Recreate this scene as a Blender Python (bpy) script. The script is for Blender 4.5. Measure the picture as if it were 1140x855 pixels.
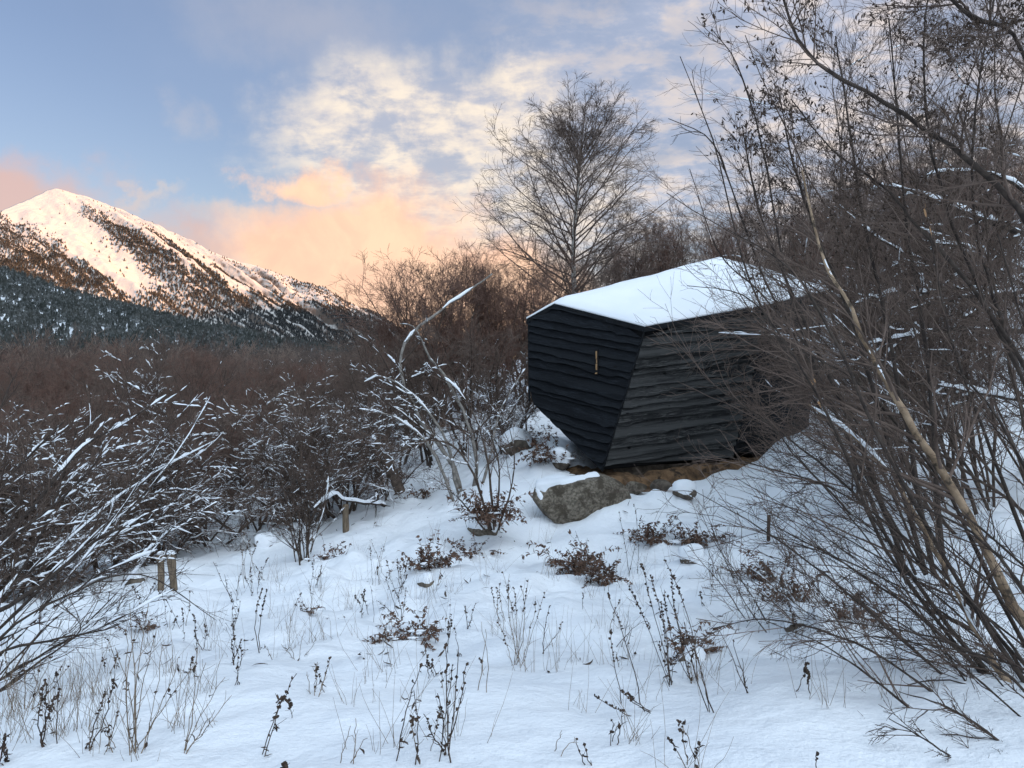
import bpy, bmesh, math
import numpy as np
from mathutils import Vector

for o in list(bpy.data.objects):
    bpy.data.objects.remove(o)
scene = bpy.context.scene
COL = scene.collection

# ------------------------------------------------------------------ camera
FPX = 861.0
EYE = 1.6
cam_d = bpy.data.cameras.new('camera')
cam_d.sensor_width = 36.0
cam_d.lens = 36.0 * FPX / 1140.0
cam_d.clip_start = 0.05
cam_d.clip_end = 20000
cam = bpy.data.objects.new('camera', cam_d)
COL.objects.link(cam)
cam.location = (0, 0, EYE)
cam.rotation_euler = (math.radians(90), 0, 0)
scene.camera = cam

# ------------------------------------------------------------------ light
EXPO = 1.6
K = 2.0 ** (-EXPO)
SUN_EL = 5.0
SUN_ROT = math.degrees(math.atan2(0.8, -0.6))
scene.view_settings.view_transform = 'Standard'
scene.view_settings.look = 'None'
scene.view_settings.gamma = 1
scene.view_settings.exposure = EXPO
scene.view_settings.use_curve_mapping = False
scene.render.engine = 'CYCLES'
scene.cycles.max_bounces = 6
scene.cycles.diffuse_bounces = 3
scene.cycles.glossy_bounces = 2
scene.cycles.use_denoising = True

sun_d = bpy.data.lights.new('sun', 'SUN')
sun_d.energy = 3.8
sun_d.angle = math.radians(0.5)
sun_d.color = (1.0, 0.43, 0.11)
sun = bpy.data.objects.new('sun', sun_d)
COL.objects.link(sun)
SDIR = Vector((0.8 * math.cos(math.radians(SUN_EL)), -0.6 * math.cos(math.radians(SUN_EL)), math.sin(math.radians(SUN_EL))))
sun.rotation_euler = SDIR.to_track_quat('Z', 'Y').to_euler()


class NT:
    """small node helper"""
    def __init__(self, tree):
        self.t = tree
        self.t.nodes.clear()

    def n(self, typ, ins=None, **props):
        nd = self.t.nodes.new(typ)
        for k, v in props.items():
            setattr(nd, k, v)
        if ins:
            for k, v in ins.items():
                self.set(nd.inputs[k], v)
        return nd

    def set(self, sock, v):
        if isinstance(v, bpy.types.NodeSocket):
            self.t.links.new(v, sock)
        elif isinstance(v, bpy.types.Node):
            self.t.links.new(v.outputs[0], sock)
        else:
            sock.default_value = v

    def math(self, op, a, b=0.0, c=0.0, clamp=False):
        nd = self.t.nodes.new('ShaderNodeMath')
        nd.operation = op
        nd.use_clamp = clamp
        self.set(nd.inputs[0], a)
        self.set(nd.inputs[1], b)
        self.set(nd.inputs[2], c)
        return nd.outputs[0]

    def smooth(self, v, lo, hi, a=0.0, b=1.0):
        nd = self.t.nodes.new('ShaderNodeMapRange')
        nd.interpolation_type = 'SMOOTHSTEP'
        self.set(nd.inputs[0], v)
        nd.inputs[1].default_value = lo
        nd.inputs[2].default_value = hi
        nd.inputs[3].default_value = a
        nd.inputs[4].default_value = b
        return nd.outputs[0]

    def mix(self, fac, a, b):
        nd = self.t.nodes.new('ShaderNodeMix')
        nd.data_type = 'RGBA'
        self.set(nd.inputs[0], fac)
        self.set(nd.inputs[6], a)
        self.set(nd.inputs[7], b)
        return nd.outputs[2]

    def noise(self, vec, scale, detail=4, rough=0.55, dist=0.0):
        nd = self.t.nodes.new('ShaderNodeTexNoise')
        if vec is not None:
            self.set(nd.inputs['Vector'], vec)
        nd.inputs['Scale'].default_value = scale
        nd.inputs['Detail'].default_value = detail
        nd.inputs['Roughness'].default_value = rough
        nd.inputs['Distortion'].default_value = dist
        return nd.outputs[0]


def rgba(c):
    return (c[0], c[1], c[2], 1.0)


def build_world():
    w = bpy.data.worlds.new('World')
    scene.world = w
    w.use_nodes = True
    g = NT(w.node_tree)
    sky = g.n('ShaderNodeTexSky', sky_type='NISHITA', sun_disc=False,
              sun_elevation=math.radians(SUN_EL), sun_rotation=math.radians(SUN_ROT))
    sky.air_density = 1.0
    sky.dust_density = 0.6
    sky.ozone_density = 1.0
    tc = g.n('ShaderNodeTexCoord')
    d = tc.outputs['Generated']
    sep = g.n('ShaderNodeSeparateXYZ', {0: d})
    x, y, z = sep.outputs
    az = g.math('ARCTAN2', x, y)
    el = g.math('ARCSINE', z)
    zc = g.math('ADD', g.math('MAXIMUM', z, 0.0), 0.22)
    pl = g.n('ShaderNodeCombineXYZ', {0: g.math('DIVIDE', x, zc), 1: g.math('DIVIDE', y, zc), 2: 0.0}).outputs[0]
    # warped angles give the cloud banks ragged outlines
    wn = g.n('ShaderNodeTexNoise', {'Vector': d, 'Scale': 9.0, 'Detail': 6.0, 'Roughness': 0.6})
    wsep = g.n('ShaderNodeSeparateXYZ', {0: wn.outputs[1]})
    azw = g.math('ADD', az, g.math('MULTIPLY_ADD', wsep.outputs[0], 0.22, -0.11))
    elw = g.math('ADD', el, g.math('MULTIPLY_ADD', wsep.outputs[1], 0.16, -0.08))
    # strongly warped lookups for cumulus billows
    bill = g.noise(d, 16.0, 6, 0.6, 0.4)
    rip = g.noise(g.n('ShaderNodeMapping', {'Vector': pl, 'Scale': (1.0, 1.25, 1.0), 'Rotation': (0, 0, 0.35)}).outputs[0], 9.5, 7, 0.62, 0.15)
    rip2 = g.noise(pl, 2.6, 5, 0.6, 0.2)

    def ang(px, py):
        a = math.atan((px - 570) / FPX)
        e = math.atan((427.5 - py) / math.hypot(FPX, px - 570))
        return a, e

    def blob(px, py, rx, ry, soft=0.5):
        a0, e0 = ang(px, py)
        u = g.math('DIVIDE', g.math('SUBTRACT', azw, a0), rx / FPX)
        v = g.math('DIVIDE', g.math('SUBTRACT', elw, e0), ry / FPX)
        r2 = g.math('ADD', g.math('MULTIPLY', u, u), g.math('MULTIPLY', v, v))
        return g.smooth(g.math('SQRT', r2), 1.0 - soft, 1.0 + soft, 1.0, 0.0)

    def mx(*a):
        r = a[0]
        for b in a[1:]:
            r = g.math('MAXIMUM', r, b)
        return r

    base = g.n('ShaderNodeVectorMath', {0: sky.outputs[0], 1: (SKYMUL[0], SKYMUL[1], SKYMUL[2])}, operation='MULTIPLY').outputs[0]
    A = K / 0.15     # the Background strength is 0.15

    def c(r, gg, b):
        return (r * A, gg * A, b * A, 1.0)

    # bright sheet added to the unseen sky overhead and behind, to lift the snow
    sky_fill = g.math('MAXIMUM', g.smooth(el, 0.62, 1.0), g.smooth(y, 0.15, -0.35))
    sky_fill = g.math('MULTIPLY', sky_fill, g.smooth(rip2, 0.25, 0.7, 0.75, 1.0))
    col = g.mix(g.math('MULTIPLY', sky_fill, 0.9), base, c(*SKY_FILL))
    # unseen sky on the sun's side brightened further, as directional fill light
    dv = g.n('ShaderNodeVectorMath', {0: d, 1: tuple(Vector((0.55, -0.62, 0.56)).normalized())}, operation='DOT_PRODUCT').outputs['Value']
    col = g.mix(g.math('MULTIPLY', g.smooth(dv, 0.45, 0.95), g.smooth(rip2, 0.25, 0.7, 0.7, 1.0)), col, c(*SIDE_FILL))
    col = g.mix(g.math('MULTIPLY', blob(640, 30, 400, 120, 0.6), 0.5), col, c(0.39, 0.49, 0.69))
    # pale mackerel cloud, patchy, to the right
    m_r = mx(g.math('MULTIPLY', blob(800, 235, 230, 80, 0.6), 0.85), g.math('MULTIPLY', blob(840, 20, 210, 60, 0.7), 0.9), g.math('MULTIPLY', blob(1040, 150, 240, 240, 0.6), 0.95),
             g.math('MULTIPLY', blob(720, 100, 150, 75, 0.6), 0.7))
    m_r = g.math('MULTIPLY', m_r, g.smooth(rip2, 0.33, 0.6, 0.5, 1.0))
    m_r = g.math('MULTIPLY', m_r, g.smooth(rip, 0.34, 0.58, 0.6, 1.0))
    col = g.mix(m_r, col, g.mix(g.smooth(rip, 0.4, 0.65), c(0.60, 0.64, 0.78), c(0.95, 0.82, 0.74)))
    # cream altocumulus in the middle
    m_c = mx(blob(440, 165, 130, 85, 0.45), blob(560, 140, 80, 55, 0.4), g.math('MULTIPLY', blob(545, 235, 140, 75, 0.6), 0.95))
    m_c = g.math('MULTIPLY', m_c, g.smooth(g.math('ADD', g.math('MULTIPLY', rip, 0.45), g.math('MULTIPLY', bill, 0.55)), 0.38, 0.56, 0.45, 1.0))
    tone = g.smooth(g.math('ADD', g.math('MULTIPLY', rip, 0.7), g.math('MULTIPLY', bill, 0.3)), 0.36, 0.66)
    col = g.mix(g.math('MULTIPLY', m_c, 0.92), col, g.mix(tone, c(0.74, 0.69, 0.70), c(1.10, 0.95, 0.77)))
    # thin streaks
    m_s = mx(blob(290, 245, 60, 10, 0.8), blob(165, 212, 26, 6, 0.8), g.math('MULTIPLY', blob(200, 130, 20, 18, 0.9), 0.4), g.math('MULTIPLY', blob(340, 15, 90, 30, 0.9), 0.4))
    col = g.mix(g.math('MULTIPLY', m_s, 0.6), col, c(0.75, 0.66, 0.62))
    # low sunlit cumulus bank and the mist round the summit
    m_p = mx(blob(412, 302, 145, 80, 0.3), blob(410, 330, 150, 55, 0.25), blob(325, 205, 38, 22, 0.5), blob(500, 330, 160, 62, 0.4), g.math('MULTIPLY', blob(330, 320, 80, 55, 0.5), 0.9))
    m_l = mx(g.math('MULTIPLY', blob(-10, 215, 110, 36, 0.6), 0.85), g.math('MULTIPLY', blob(205, 282, 70, 32, 0.6), 0.75), g.math('MULTIPLY', blob(110, 245, 80, 26, 0.7), 0.5))
    ptone = g.smooth(bill, 0.32, 0.68)
    peach = g.mix(ptone, c(1.10, 0.68, 0.48), c(1.22, 0.80, 0.54))
    col = g.mix(g.math('MULTIPLY', m_l, 0.9), col, c(0.84, 0.52, 0.42))
    col = g.mix(g.math('MULTIPLY', m_p, 0.96), col, peach)
    bg = g.n('ShaderNodeBackground', {'Color': col, 'Strength': 0.15})
    g.n('ShaderNodeOutputWorld', {'Surface': bg.outputs[0]})


SKYMUL = (0.44, 0.42, 0.545)
SKY_FILL = (0.66, 0.86, 1.08)
SIDE_FILL = (1.95, 2.26, 2.6)
build_world()

# ------------------------------------------------------------------ numpy helpers
RNG = np.random.default_rng


def hash2(ix, iy, seed):
    h = (ix.astype(np.int64) * 374761393 + iy.astype(np.int64) * 668265263 + seed * 1442695041) & 0xFFFFFFFF
    h = ((h ^ (h >> 13)) * 1274126177) & 0xFFFFFFFF
    h = h ^ (h >> 16)
    return (h & 0xFFFFFF) / float(0xFFFFFF)


def vnoise(x, y, seed=0):
    x = np.asarray(x, float)
    y = np.asarray(y, float)
    ix = np.floor(x)
    iy = np.floor(y)
    fx = x - ix
    fy = y - iy
    fx = fx * fx * fx * (fx * (fx * 6 - 15) + 10)
    fy = fy * fy * fy * (fy * (fy * 6 - 15) + 10)
    a = hash2(ix, iy, seed)
    b = hash2(ix + 1, iy, seed)
    c = hash2(ix, iy + 1, seed)
    d = hash2(ix + 1, iy + 1, seed)
    return (a * (1 - fx) + b * fx) * (1 - fy) + (c * (1 - fx) + d * fx) * fy - 0.5


def fbm(x, y, seed=0, octv=4, gain=0.5):
    s = 0
    a = 1.0
    for k in range(octv):
        s = s + a * vnoise(np.asarray(x) * 2 ** k + 17.3 * k, np.asarray(y) * 2 ** k - 9.1 * k, seed + k)
        a *= gain
    return s


def sstep(v, lo, hi):
    t = np.clip((np.asarray(v, float) - lo) / (hi - lo), 0, 1)
    return t * t * (3 - 2 * t)


def P(px, py, Y):
    return np.array([(px - 570) / FPX * Y, Y, EYE + (427.5 - py) / FPX * Y])


class Geo:
    def __init__(self):
        self.v = []
        self.f = []
        self.nv = 0

    def add(self, verts, faces):
        verts = np.asarray(verts, float).reshape(-1, 3)
        faces = np.asarray(faces, np.int64)
        if len(verts) == 0 or len(faces) == 0:
            return
        self.v.append(verts)
        self.f.append(faces + self.nv)
        self.nv += len(verts)

    def build(self, name, mat, parent=None, origin=(0, 0, 0), smooth=True):
        v = np.concatenate(self.v) - np.asarray(origin, float)
        me = bpy.data.meshes.new(name)
        me.vertices.add(len(v))
        me.vertices.foreach_set('co', v.astype(np.float32).ravel())
        nl = sum(f.size for f in self.f)
        nf = sum(f.shape[0] for f in self.f)
        me.loops.add(nl)
        me.polygons.add(nf)
        vi = np.concatenate([f.ravel() for f in self.f]).astype(np.int32)
        sizes = np.concatenate([np.full(f.shape[0], f.shape[1]) for f in self.f])
        ls = np.concatenate([[0], np.cumsum(sizes)[:-1]]).astype(np.int32)
        me.loops.foreach_set('vertex_index', vi)
        me.polygons.foreach_set('loop_start', ls)
        me.polygons.foreach_set('use_smooth', np.full(nf, smooth))
        me.update(calc_edges=True)
        me.validate()
        if mat is not None:
            me.materials.append(mat)
        ob = bpy.data.objects.new(name, me)
        COL.objects.link(ob)
        if parent is not None:
            ob.parent = parent
        else:
            ob.location = origin
        return ob


def norm(a):
    return a / np.maximum(np.linalg.norm(a, axis=-1, keepdims=True), 1e-9)


def tubes(geo, Pp, R, k=3, squash=None):
    """Pp (B,n,3), R (B,n): a tapered tube along every polyline"""
    if len(Pp) == 0:
        return
    B, n, _ = Pp.shape
    T = np.empty_like(Pp)
    T[:, 1:-1] = Pp[:, 2:] - Pp[:, :-2]
    T[:, 0] = Pp[:, 1] - Pp[:, 0]
    T[:, -1] = Pp[:, -1] - Pp[:, -2]
    T = norm(T)
    mean = norm(T.mean(axis=1))
    ref = np.where(np.abs(mean[:, 2:3]) < 0.8, np.array([[0, 0, 1.0]]), np.array([[1.0, 0, 0]]))
    U = norm(np.cross(T, ref[:, None, :]))
    V = np.cross(T, U)
    a = np.arange(k) / k * 2 * np.pi + 0.3
    ca, sa = np.cos(a), np.sin(a)
    if squash is not None:
        sa = sa * squash
    ring = Pp[:, :, None, :] + R[:, :, None, None] * (ca[None, None, :, None] * U[:, :, None, :] + sa[None, None, :, None] * V[:, :, None, :])
    verts = ring.reshape(-1, 3)
    idx = np.arange(B * n * k).reshape(B, n, k)
    a0 = idx[:, :-1, :]
    a1 = idx[:, 1:, :]
    f = np.stack([a0, np.roll(a0, -1, 2), np.roll(a1, -1, 2), a1], -1).reshape(-1, 4)
    geo.add(verts, f)


def grow(start, d, length, n, wob, up, rng):
    """vectorised wandering branches"""
    B = len(start)
    d = norm(d)
    length = np.broadcast_to(np.asarray(length, float), (B,))
    step = (length / (n - 1))[:, None]
    pts = [start]
    p = start
    upv = np.broadcast_to(np.asarray(up, float), (B,))[:, None] * np.array([[0, 0, 1.0]])
    for i in range(n - 1):
        p = p + d * step
        pts.append(p)
        d = norm(d + wob * rng.normal(size=(B, 3)) + upv)
    return np.stack(pts, 1)


def taper(r0, r1, n, B):
    t = np.linspace(0, 1, n)[None, :]
    r0 = np.broadcast_to(np.asarray(r0, float), (B,))[:, None]
    r1 = np.broadcast_to(np.asarray(r1, float), (B,))[:, None]
    return r0 * (1 - t) + r1 * t


def plen(Pp):
    return np.linalg.norm(np.diff(Pp, axis=1), axis=2).sum(1)


def spawn(Pp, R, rng, m, t0, t1, a0, a1, l0, l1, rr, n, wob, up, rmin, kt=0.55):
    B, N, _ = Pp.shape
    idx = np.repeat(np.arange(B), m)
    C = len(idx)
    t = rng.uniform(t0, t1, C)
    ft = t * (N - 1)
    i0 = np.clip(ft.astype(int), 0, N - 2)
    fr = (ft - i0)[:, None]
    s = Pp[idx, i0] * (1 - fr) + Pp[idx, i0 + 1] * fr
    tan = norm(Pp[idx, i0 + 1] - Pp[idx, i0])
    rad = R[idx, i0] * (1 - fr[:, 0]) + R[idx, i0 + 1] * fr[:, 0]
    perp = norm(np.cross(tan, rng.normal(size=(C, 3))))
    an = np.radians(rng.uniform(a0, a1, C))[:, None]
    d = tan * np.cos(an) + perp * np.sin(an)
    L = plen(Pp)[idx] * rng.uniform(l0, l1, C) * (1 - kt * t)
    Q = grow(s, d, L, n, wob, up, rng)
    r0 = np.maximum(rad * rr, rmin)
    return Q, taper(r0, np.maximum(r0 * 0.35, rmin * 0.7), n, C)


def snow_on(geo, Pp, R, rng, frac=0.6, thick=0.02, k=5, minr=0.0, m=10, long=False):
    m = m if long else int(m * 1.7)
    """lumps of snow lying along the upper side of the branches"""
    B, n, _ = Pp.shape
    if B == 0:
        return
    sel = rng.uniform(size=B) < frac
    Pp, R = Pp[sel], R[sel]
    B = len(Pp)
    if B == 0:
        return
    t = np.linspace(0, n - 1.001, m)
    i0 = t.astype(int)
    fr = (t - i0)
    Q = Pp[:, i0] * (1 - fr)[None, :, None] + Pp[:, i0 + 1] * fr[None, :, None]
    q = R[:, i0] * (1 - fr)[None] + R[:, i0 + 1] * fr[None]
    T = np.gradient(Q, axis=1)
    hz = 1 - np.abs(norm(T)[..., 2]) ** 2
    nz = rng.uniform(-0.5, 1.0, size=(B, m))
    if long:
        nz[:, 1:-1] = (nz[:, :-2] + nz[:, 1:-1] * 2 + nz[:, 2:]) / 4 + 0.11
    else:
        nz[:, 1:-1] = (nz[:, :-2] * 0.5 + nz[:, 1:-1] * 2 + nz[:, 2:] * 0.5) / 3 - 0.06
    msk = np.clip(nz * 2.0, 0, 1) * rng.uniform(0.6, 1.15, size=(B, m)) * np.clip((hz - (0.05 if long else 0.25)) * 2.2, 0, 1)
    msk[:, 0] = 0
    msk[:, -1] *= 0.3
    th = thick * rng.uniform(0.55, 1.3, size=(B, 1))
    rad = (q * 0.85 + th * 0.5) * msk
    cen = Q.copy()
    cen[..., 2] += (q * 0.55 + th * 0.42) * msk
    tubes(geo, cen, np.maximum(rad, 0.0004), k, 1.0)


def catmull(pts, n):
    pts = np.asarray(pts, float)
    p = np.vstack([2 * pts[0] - pts[1], pts, 2 * pts[-1] - pts[-2]])
    t = np.linspace(0, len(pts) - 1.0001, n)
    i = t.astype(int)
    f = (t - i)[:, None]
    a, b, c, d = p[i], p[i + 1], p[i + 2], p[i + 3]
    return 0.5 * ((2 * b) + (c - a) * f + (2 * a - 5 * b + 4 * c - d) * f ** 2 + (3 * b - a - 3 * c + d) * f ** 3)


# ------------------------------------------------------------------ materials
def principled(name, rough=0.8, spec=0.3):
    m = bpy.data.materials.new(name)
    m.use_nodes = True
    g = NT(m.node_tree)
    b = g.n('ShaderNodeBsdfPrincipled', {'Roughness': rough, 'Specular IOR Level': spec})
    out = g.n('ShaderNodeOutputMaterial', {'Surface': b.outputs[0]})
    return m, g, b, out


def noisy(name, c1, c2, scale=8.0, rough=0.85, bump=0.3, bscale=40.0, spec=0.2, stretch=None, bdist=0.01, c3=None, s3=2.0, t3=(0.5, 0.65)):
    m, g, b, out = principled(name, rough, spec)
    tc = g.n('ShaderNodeTexCoord').outputs['Object']
    if stretch:
        tc = g.n('ShaderNodeMapping', {'Vector': tc, 'Scale': stretch}).outputs[0]
    f = g.smooth(g.noise(tc, scale, 5, 0.6), 0.32, 0.68)
    col = g.mix(f, rgba(c1), rgba(c2))
    if c3:
        col = g.mix(g.smooth(g.noise(tc, s3, 6, 0.65), t3[0], t3[1]), col, rgba(c3))
    g.set(b.inputs['Base Color'], col)
    if bump:
        bp = g.n('ShaderNodeBump', {'Strength': bump, 'Distance': bdist, 'Height': g.noise(tc, bscale, 6, 0.6)})
        g.set(b.inputs['Normal'], bp.outputs[0])
    return m


def snow_mat(name, big=True):
    m, g, b, out = principled(name, 0.7, 0.25)
    tc = g.n('ShaderNodeTexCoord').outputs['Object']
    col = g.mix(g.smooth(g.noise(tc, 0.9, 5, 0.6), 0.35, 0.7), (0.86, 0.88, 0.91, 1), (0.92, 0.93, 0.945, 1))
    g.set(b.inputs['Base Color'], col)
    h = g.math('ADD', g.math('MULTIPLY', g.noise(tc, 3.5, 6, 0.6), 1.4), g.math('MULTIPLY', g.noise(tc, 40.0, 4, 0.65), 0.14))
    bp = g.n('ShaderNodeBump', {'Strength': 0.8 if big else 0.3, 'Distance': 0.05 if big else 0.015, 'Height': h})
    g.set(b.inputs['Normal'], bp.outputs[0])
    return m


M = {}
M['snow'] = snow_mat('snow')
M['snow_small'] = snow_mat('clinging_snow', False)
M['bark'] = noisy('brown_bark', (0.050, 0.036, 0.029), (0.115, 0.085, 0.066), 14, 0.85, 0.4, 60)
M['bark_dark'] = noisy('dark_bark', (0.028, 0.021, 0.018), (0.070, 0.053, 0.043), 14, 0.85, 0.4, 60)
M['bark_grey'] = noisy('grey_bark', (0.13, 0.115, 0.10), (0.30, 0.27, 0.24), 14, 0.85, 0.4, 60)
M['bark_tan'] = noisy('tan_bark', (0.18, 0.12, 0.075), (0.42, 0.30, 0.20), 7, 0.75, 0.5, 50, c3=(0.06, 0.045, 0.032), s3=11, t3=(0.50, 0.62))
M['birch'] = noisy('birch_bark', (0.26, 0.23, 0.20), (0.45, 0.42, 0.38), 9, 0.8, 0.3, 40, stretch=(1, 1, 4), c3=(0.05, 0.04, 0.035), s3=5, t3=(0.55, 0.62))
M['twig_red'] = noisy('reddish_twigs', (0.11, 0.062, 0.048), (0.21, 0.128, 0.098), 3, 0.9, 0)
M['twig_wood'] = noisy('woodland_twigs', (0.070, 0.056, 0.049), (0.24, 0.165, 0.13), 0.10, 0.9, 0)
M['twig_dusk'] = noisy('dusky_twigs', (0.050, 0.042, 0.038), (0.12, 0.090, 0.076), 0.10, 0.9, 0)
M['twig_pale'] = noisy('pale_twigs', (0.14, 0.11, 0.09), (0.30, 0.23, 0.185), 0.10, 0.9, 0)
M['twig_brown'] = noisy('brown_twigs', (0.085, 0.060, 0.048), (0.18, 0.13, 0.105), 3, 0.9, 0)
M['twig_dark'] = noisy('dark_twigs', (0.045, 0.032, 0.026), (0.11, 0.078, 0.062), 3, 0.9, 0)
M['weed_dark'] = noisy('dark_dead_stems', (0.035, 0.025, 0.02), (0.09, 0.06, 0.043), 12, 0.9, 0)
M['weed_tan'] = noisy('tan_dead_stems', (0.13, 0.095, 0.065), (0.27, 0.20, 0.14), 12, 0.9, 0)
M['bracken'] = noisy('rusty_bracken', (0.085, 0.050, 0.036), (0.21, 0.125, 0.088), 9, 0.9, 0)
M['leaf_tan'] = noisy('dry_leaf', (0.35, 0.19, 0.09), (0.5, 0.3, 0.16), 20, 0.8, 0)
M['granite'] = noisy('lichened_granite', (0.10, 0.083, 0.064), (0.29, 0.245, 0.19), 26, 0.9, 1.0, 30, bdist=0.04, c3=(0.085, 0.068, 0.05), s3=5, t3=(0.46, 0.6))
M['stone'] = noisy('brown_stone', (0.07, 0.055, 0.043), (0.17, 0.14, 0.11), 7, 0.9, 0.8, 20, bdist=0.03)
M['soil'] = noisy('bare_soil', (0.085, 0.05, 0.028), (0.22, 0.13, 0.07), 6, 0.95, 0.9, 24, bdist=0.04, c3=(0.04, 0.028, 0.02), s3=5, t3=(0.52, 0.65))
M['post'] = noisy('weathered_post', (0.10, 0.075, 0.052), (0.24, 0.18, 0.125), 10, 0.9, 0.6, 40, stretch=(6, 6, 0.7))
M['tan_wood'] = noisy('raw_wood', (0.22, 0.12, 0.055), (0.42, 0.26, 0.13), 10, 0.7, 0.2, 40, stretch=(6, 6, 0.7))
M['void'] = noisy('dark_interior', (0.008, 0.008, 0.009), (0.014, 0.013, 0.013), 5, 0.9, 0)


def charred(name, c1, c2, c3, axis):
    """scorched boards; the grain runs along axis"""
    m, g, b, out = principled(name, 0.7, 0.18)
    tc = g.n('ShaderNodeTexCoord').outputs['Object']
    q = Vector(axis).normalized().to_track_quat('X', 'Z').inverted()
    rot = g.n('ShaderNodeMapping', {'Vector': tc, 'Rotation': q.to_euler()}).outputs[0]
    st = g.n('ShaderNodeMapping', {'Vector': rot, 'Scale': (1.0, 9.0, 9.0)}).outputs[0]
    grain = g.noise(st, 6.0, 8, 0.72, 0.6)
    st2 = g.n('ShaderNodeMapping', {'Vector': rot, 'Scale': (1.0, 4.5, 4.5)}).outputs[0]
    patch = g.noise(st2, 1.5, 4, 0.6)
    col = g.mix(g.smooth(grain, 0.42, 0.66), rgba(c1), rgba(c2))
    col = g.mix(g.smooth(patch, 0.45, 0.62), col, rgba(c1))
    st3 = g.n('ShaderNodeMapping', {'Vector': rot, 'Scale': (0.35, 7.0, 7.0)}).outputs[0]
    col = g.mix(g.smooth(g.noise(st3, 1.3, 2, 0.5), 0.40, 0.66), col, rgba(c3))
    wear = g.noise(g.n('ShaderNodeMapping', {'Vector': rot, 'Scale': (0.8, 16.0, 16.0)}).outputs[0], 4.0, 6, 0.7)
    col = g.mix(g.smooth(wear, 0.62, 0.74, 0.0, 0.55), col, rgba((c2[0] * 2.2, c2[1] * 2.2, c2[2] * 2.15)))
    kn = g.n('ShaderNodeTexVoronoi', {'Vector': g.n('ShaderNodeMapping', {'Vector': rot, 'Scale': (1.0, 1.8, 1.8)}).outputs[0], 'Scale': 2.2, 'Randomness': 1.0})
    col = g.mix(g.smooth(kn.outputs[0], 0.10, 0.05), col, (0.004, 0.004, 0.004, 1))
    g.set(b.inputs['Base Color'], col)
    bp = g.n('ShaderNodeBump', {'Strength': 1.0, 'Distance': 0.02, 'Height': grain})
    g.set(b.inputs['Normal'], bp.outputs[0])
    return m


# ------------------------------------------------------------------ object helpers
def tag(o, label=None, cat=None, group=None, kind=None):
    if label:
        o['label'] = label
    if cat:
        o['category'] = cat
    if group:
        o['group'] = group
    if kind:
        o['kind'] = kind
    return o


def empty(name, loc, label=None, cat=None, group=None):
    o = bpy.data.objects.new(name, None)
    COL.objects.link(o)
    o.location = [float(v) for v in loc]
    o.empty_display_size = 0.2
    return tag(o, label, cat, group)


def copy_tree(root, loc, rz=0.0, sc=1.0, label=None, group=None, cat=None):
    r = root.copy()
    COL.objects.link(r)
    r.location = [float(v) for v in loc]
    r.rotation_euler = (0, 0, rz)
    r.scale = (sc, sc, sc) if not isinstance(sc, (tuple, list)) else sc
    if label:
        r['label'] = label
    if group:
        r['group'] = group
    for ch in root.children:
        c = ch.copy()
        COL.objects.link(c)
        c.parent = r
        for gch in ch.children:
            d = gch.copy()
            COL.objects.link(d)
            d.parent = c
    return r


# ------------------------------------------------------------------ the ground
GP = []


def gp(px, py, Y):
    GP.append(P(px, py, Y))


for a in [(0, 855, 3.5), (570, 855, 3.2), (1140, 855, 3.1), (570, 762, 4.7), (188, 657, 9.6), (385, 588, 12.5), (270, 592, 13.5), (100, 655, 10.5),
          (600, 590, 11.3), (690, 560, 11.8), (780, 566, 11.6), (900, 492, 12.8), (860, 600, 9.5), (880, 700, 6.2), (1000, 600, 8.3), (1100, 560, 9.2),
          (1100, 450, 13.0), (1100, 350, 18), (480, 645, 8.6), (650, 640, 9.0), (340, 690, 7.4), (100, 720, 6.6), (-150, 700, 8.0), (0, 790, 4.7), (580, 505, 15), (480, 545, 14.5),
          (640, 500, 14.5), (820, 530, 13.4), (750, 541, 12.8), (870, 530, 14.2), (700, 545, 14.0), (800, 535, 15.0), (850, 320, 40), (1100, 300, 30), (1140, 240, 60), (700, 385, 40), (500, 420, 40),
          (200, 560, 18), (250, 452, 60), (200, 452, 100), (100, 440, 250), (-300, 440, 250), (480, 425, 100), (1300, 420, 13), (1300, 700, 5)]:
    gp(*a)
GP += [np.array(a, float) for a in [(0, -6, 0.2), (-6, -6, -0.9), (8, -6, 1.6), (0, -60, -1), (-60, 0, -7), (-60, -60, -8), (60, 0, 16), (150, 60, 42), (150, -60, 38), (100, 150, 27),
                                    (-15, 60, -0.3), (-40, 60, -3), (-60, 120, -5), (0, 150, 6), (50, 150, 18), (-200, 600, 0), (100, 700, 40), (600, 300, 110), (0, 0, 0.0), (-2, 2, -0.12), (2, 2, 0.1),
                                    (-8, 10, -1.5), (-12, 14, -2.0), (-20, 25, -2.2), (-200, 0, -14), (0, 1500, 30), (-1500, 1500, 0), (-8, 4, -1.3), (-4.5, 5, -0.72)]]
GPA = np.array(GP)


def warp(x, y):
    return np.arcsinh(np.asarray(x, float) / 5) * 5, np.arcsinh((np.asarray(y, float) - 6) / 6) * 6


def _solve():
    u, v = warp(GPA[:, 0], GPA[:, 1])
    n = len(u)
    D = np.hypot(u[:, None] - u[None], v[:, None] - v[None])
    A = np.zeros((n + 3, n + 3))
    A[:n, :n] = D ** 1.5 + np.eye(n) * 0.06
    A[:n, n] = 1
    A[:n, n + 1] = u
    A[:n, n + 2] = v
    A[n:, :n] = A[:n, n:].T
    b = np.zeros(n + 3)
    b[:n] = GPA[:, 2]
    return u, v, np.linalg.solve(A, b)


_CU, _CV, _W = _solve()


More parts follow.
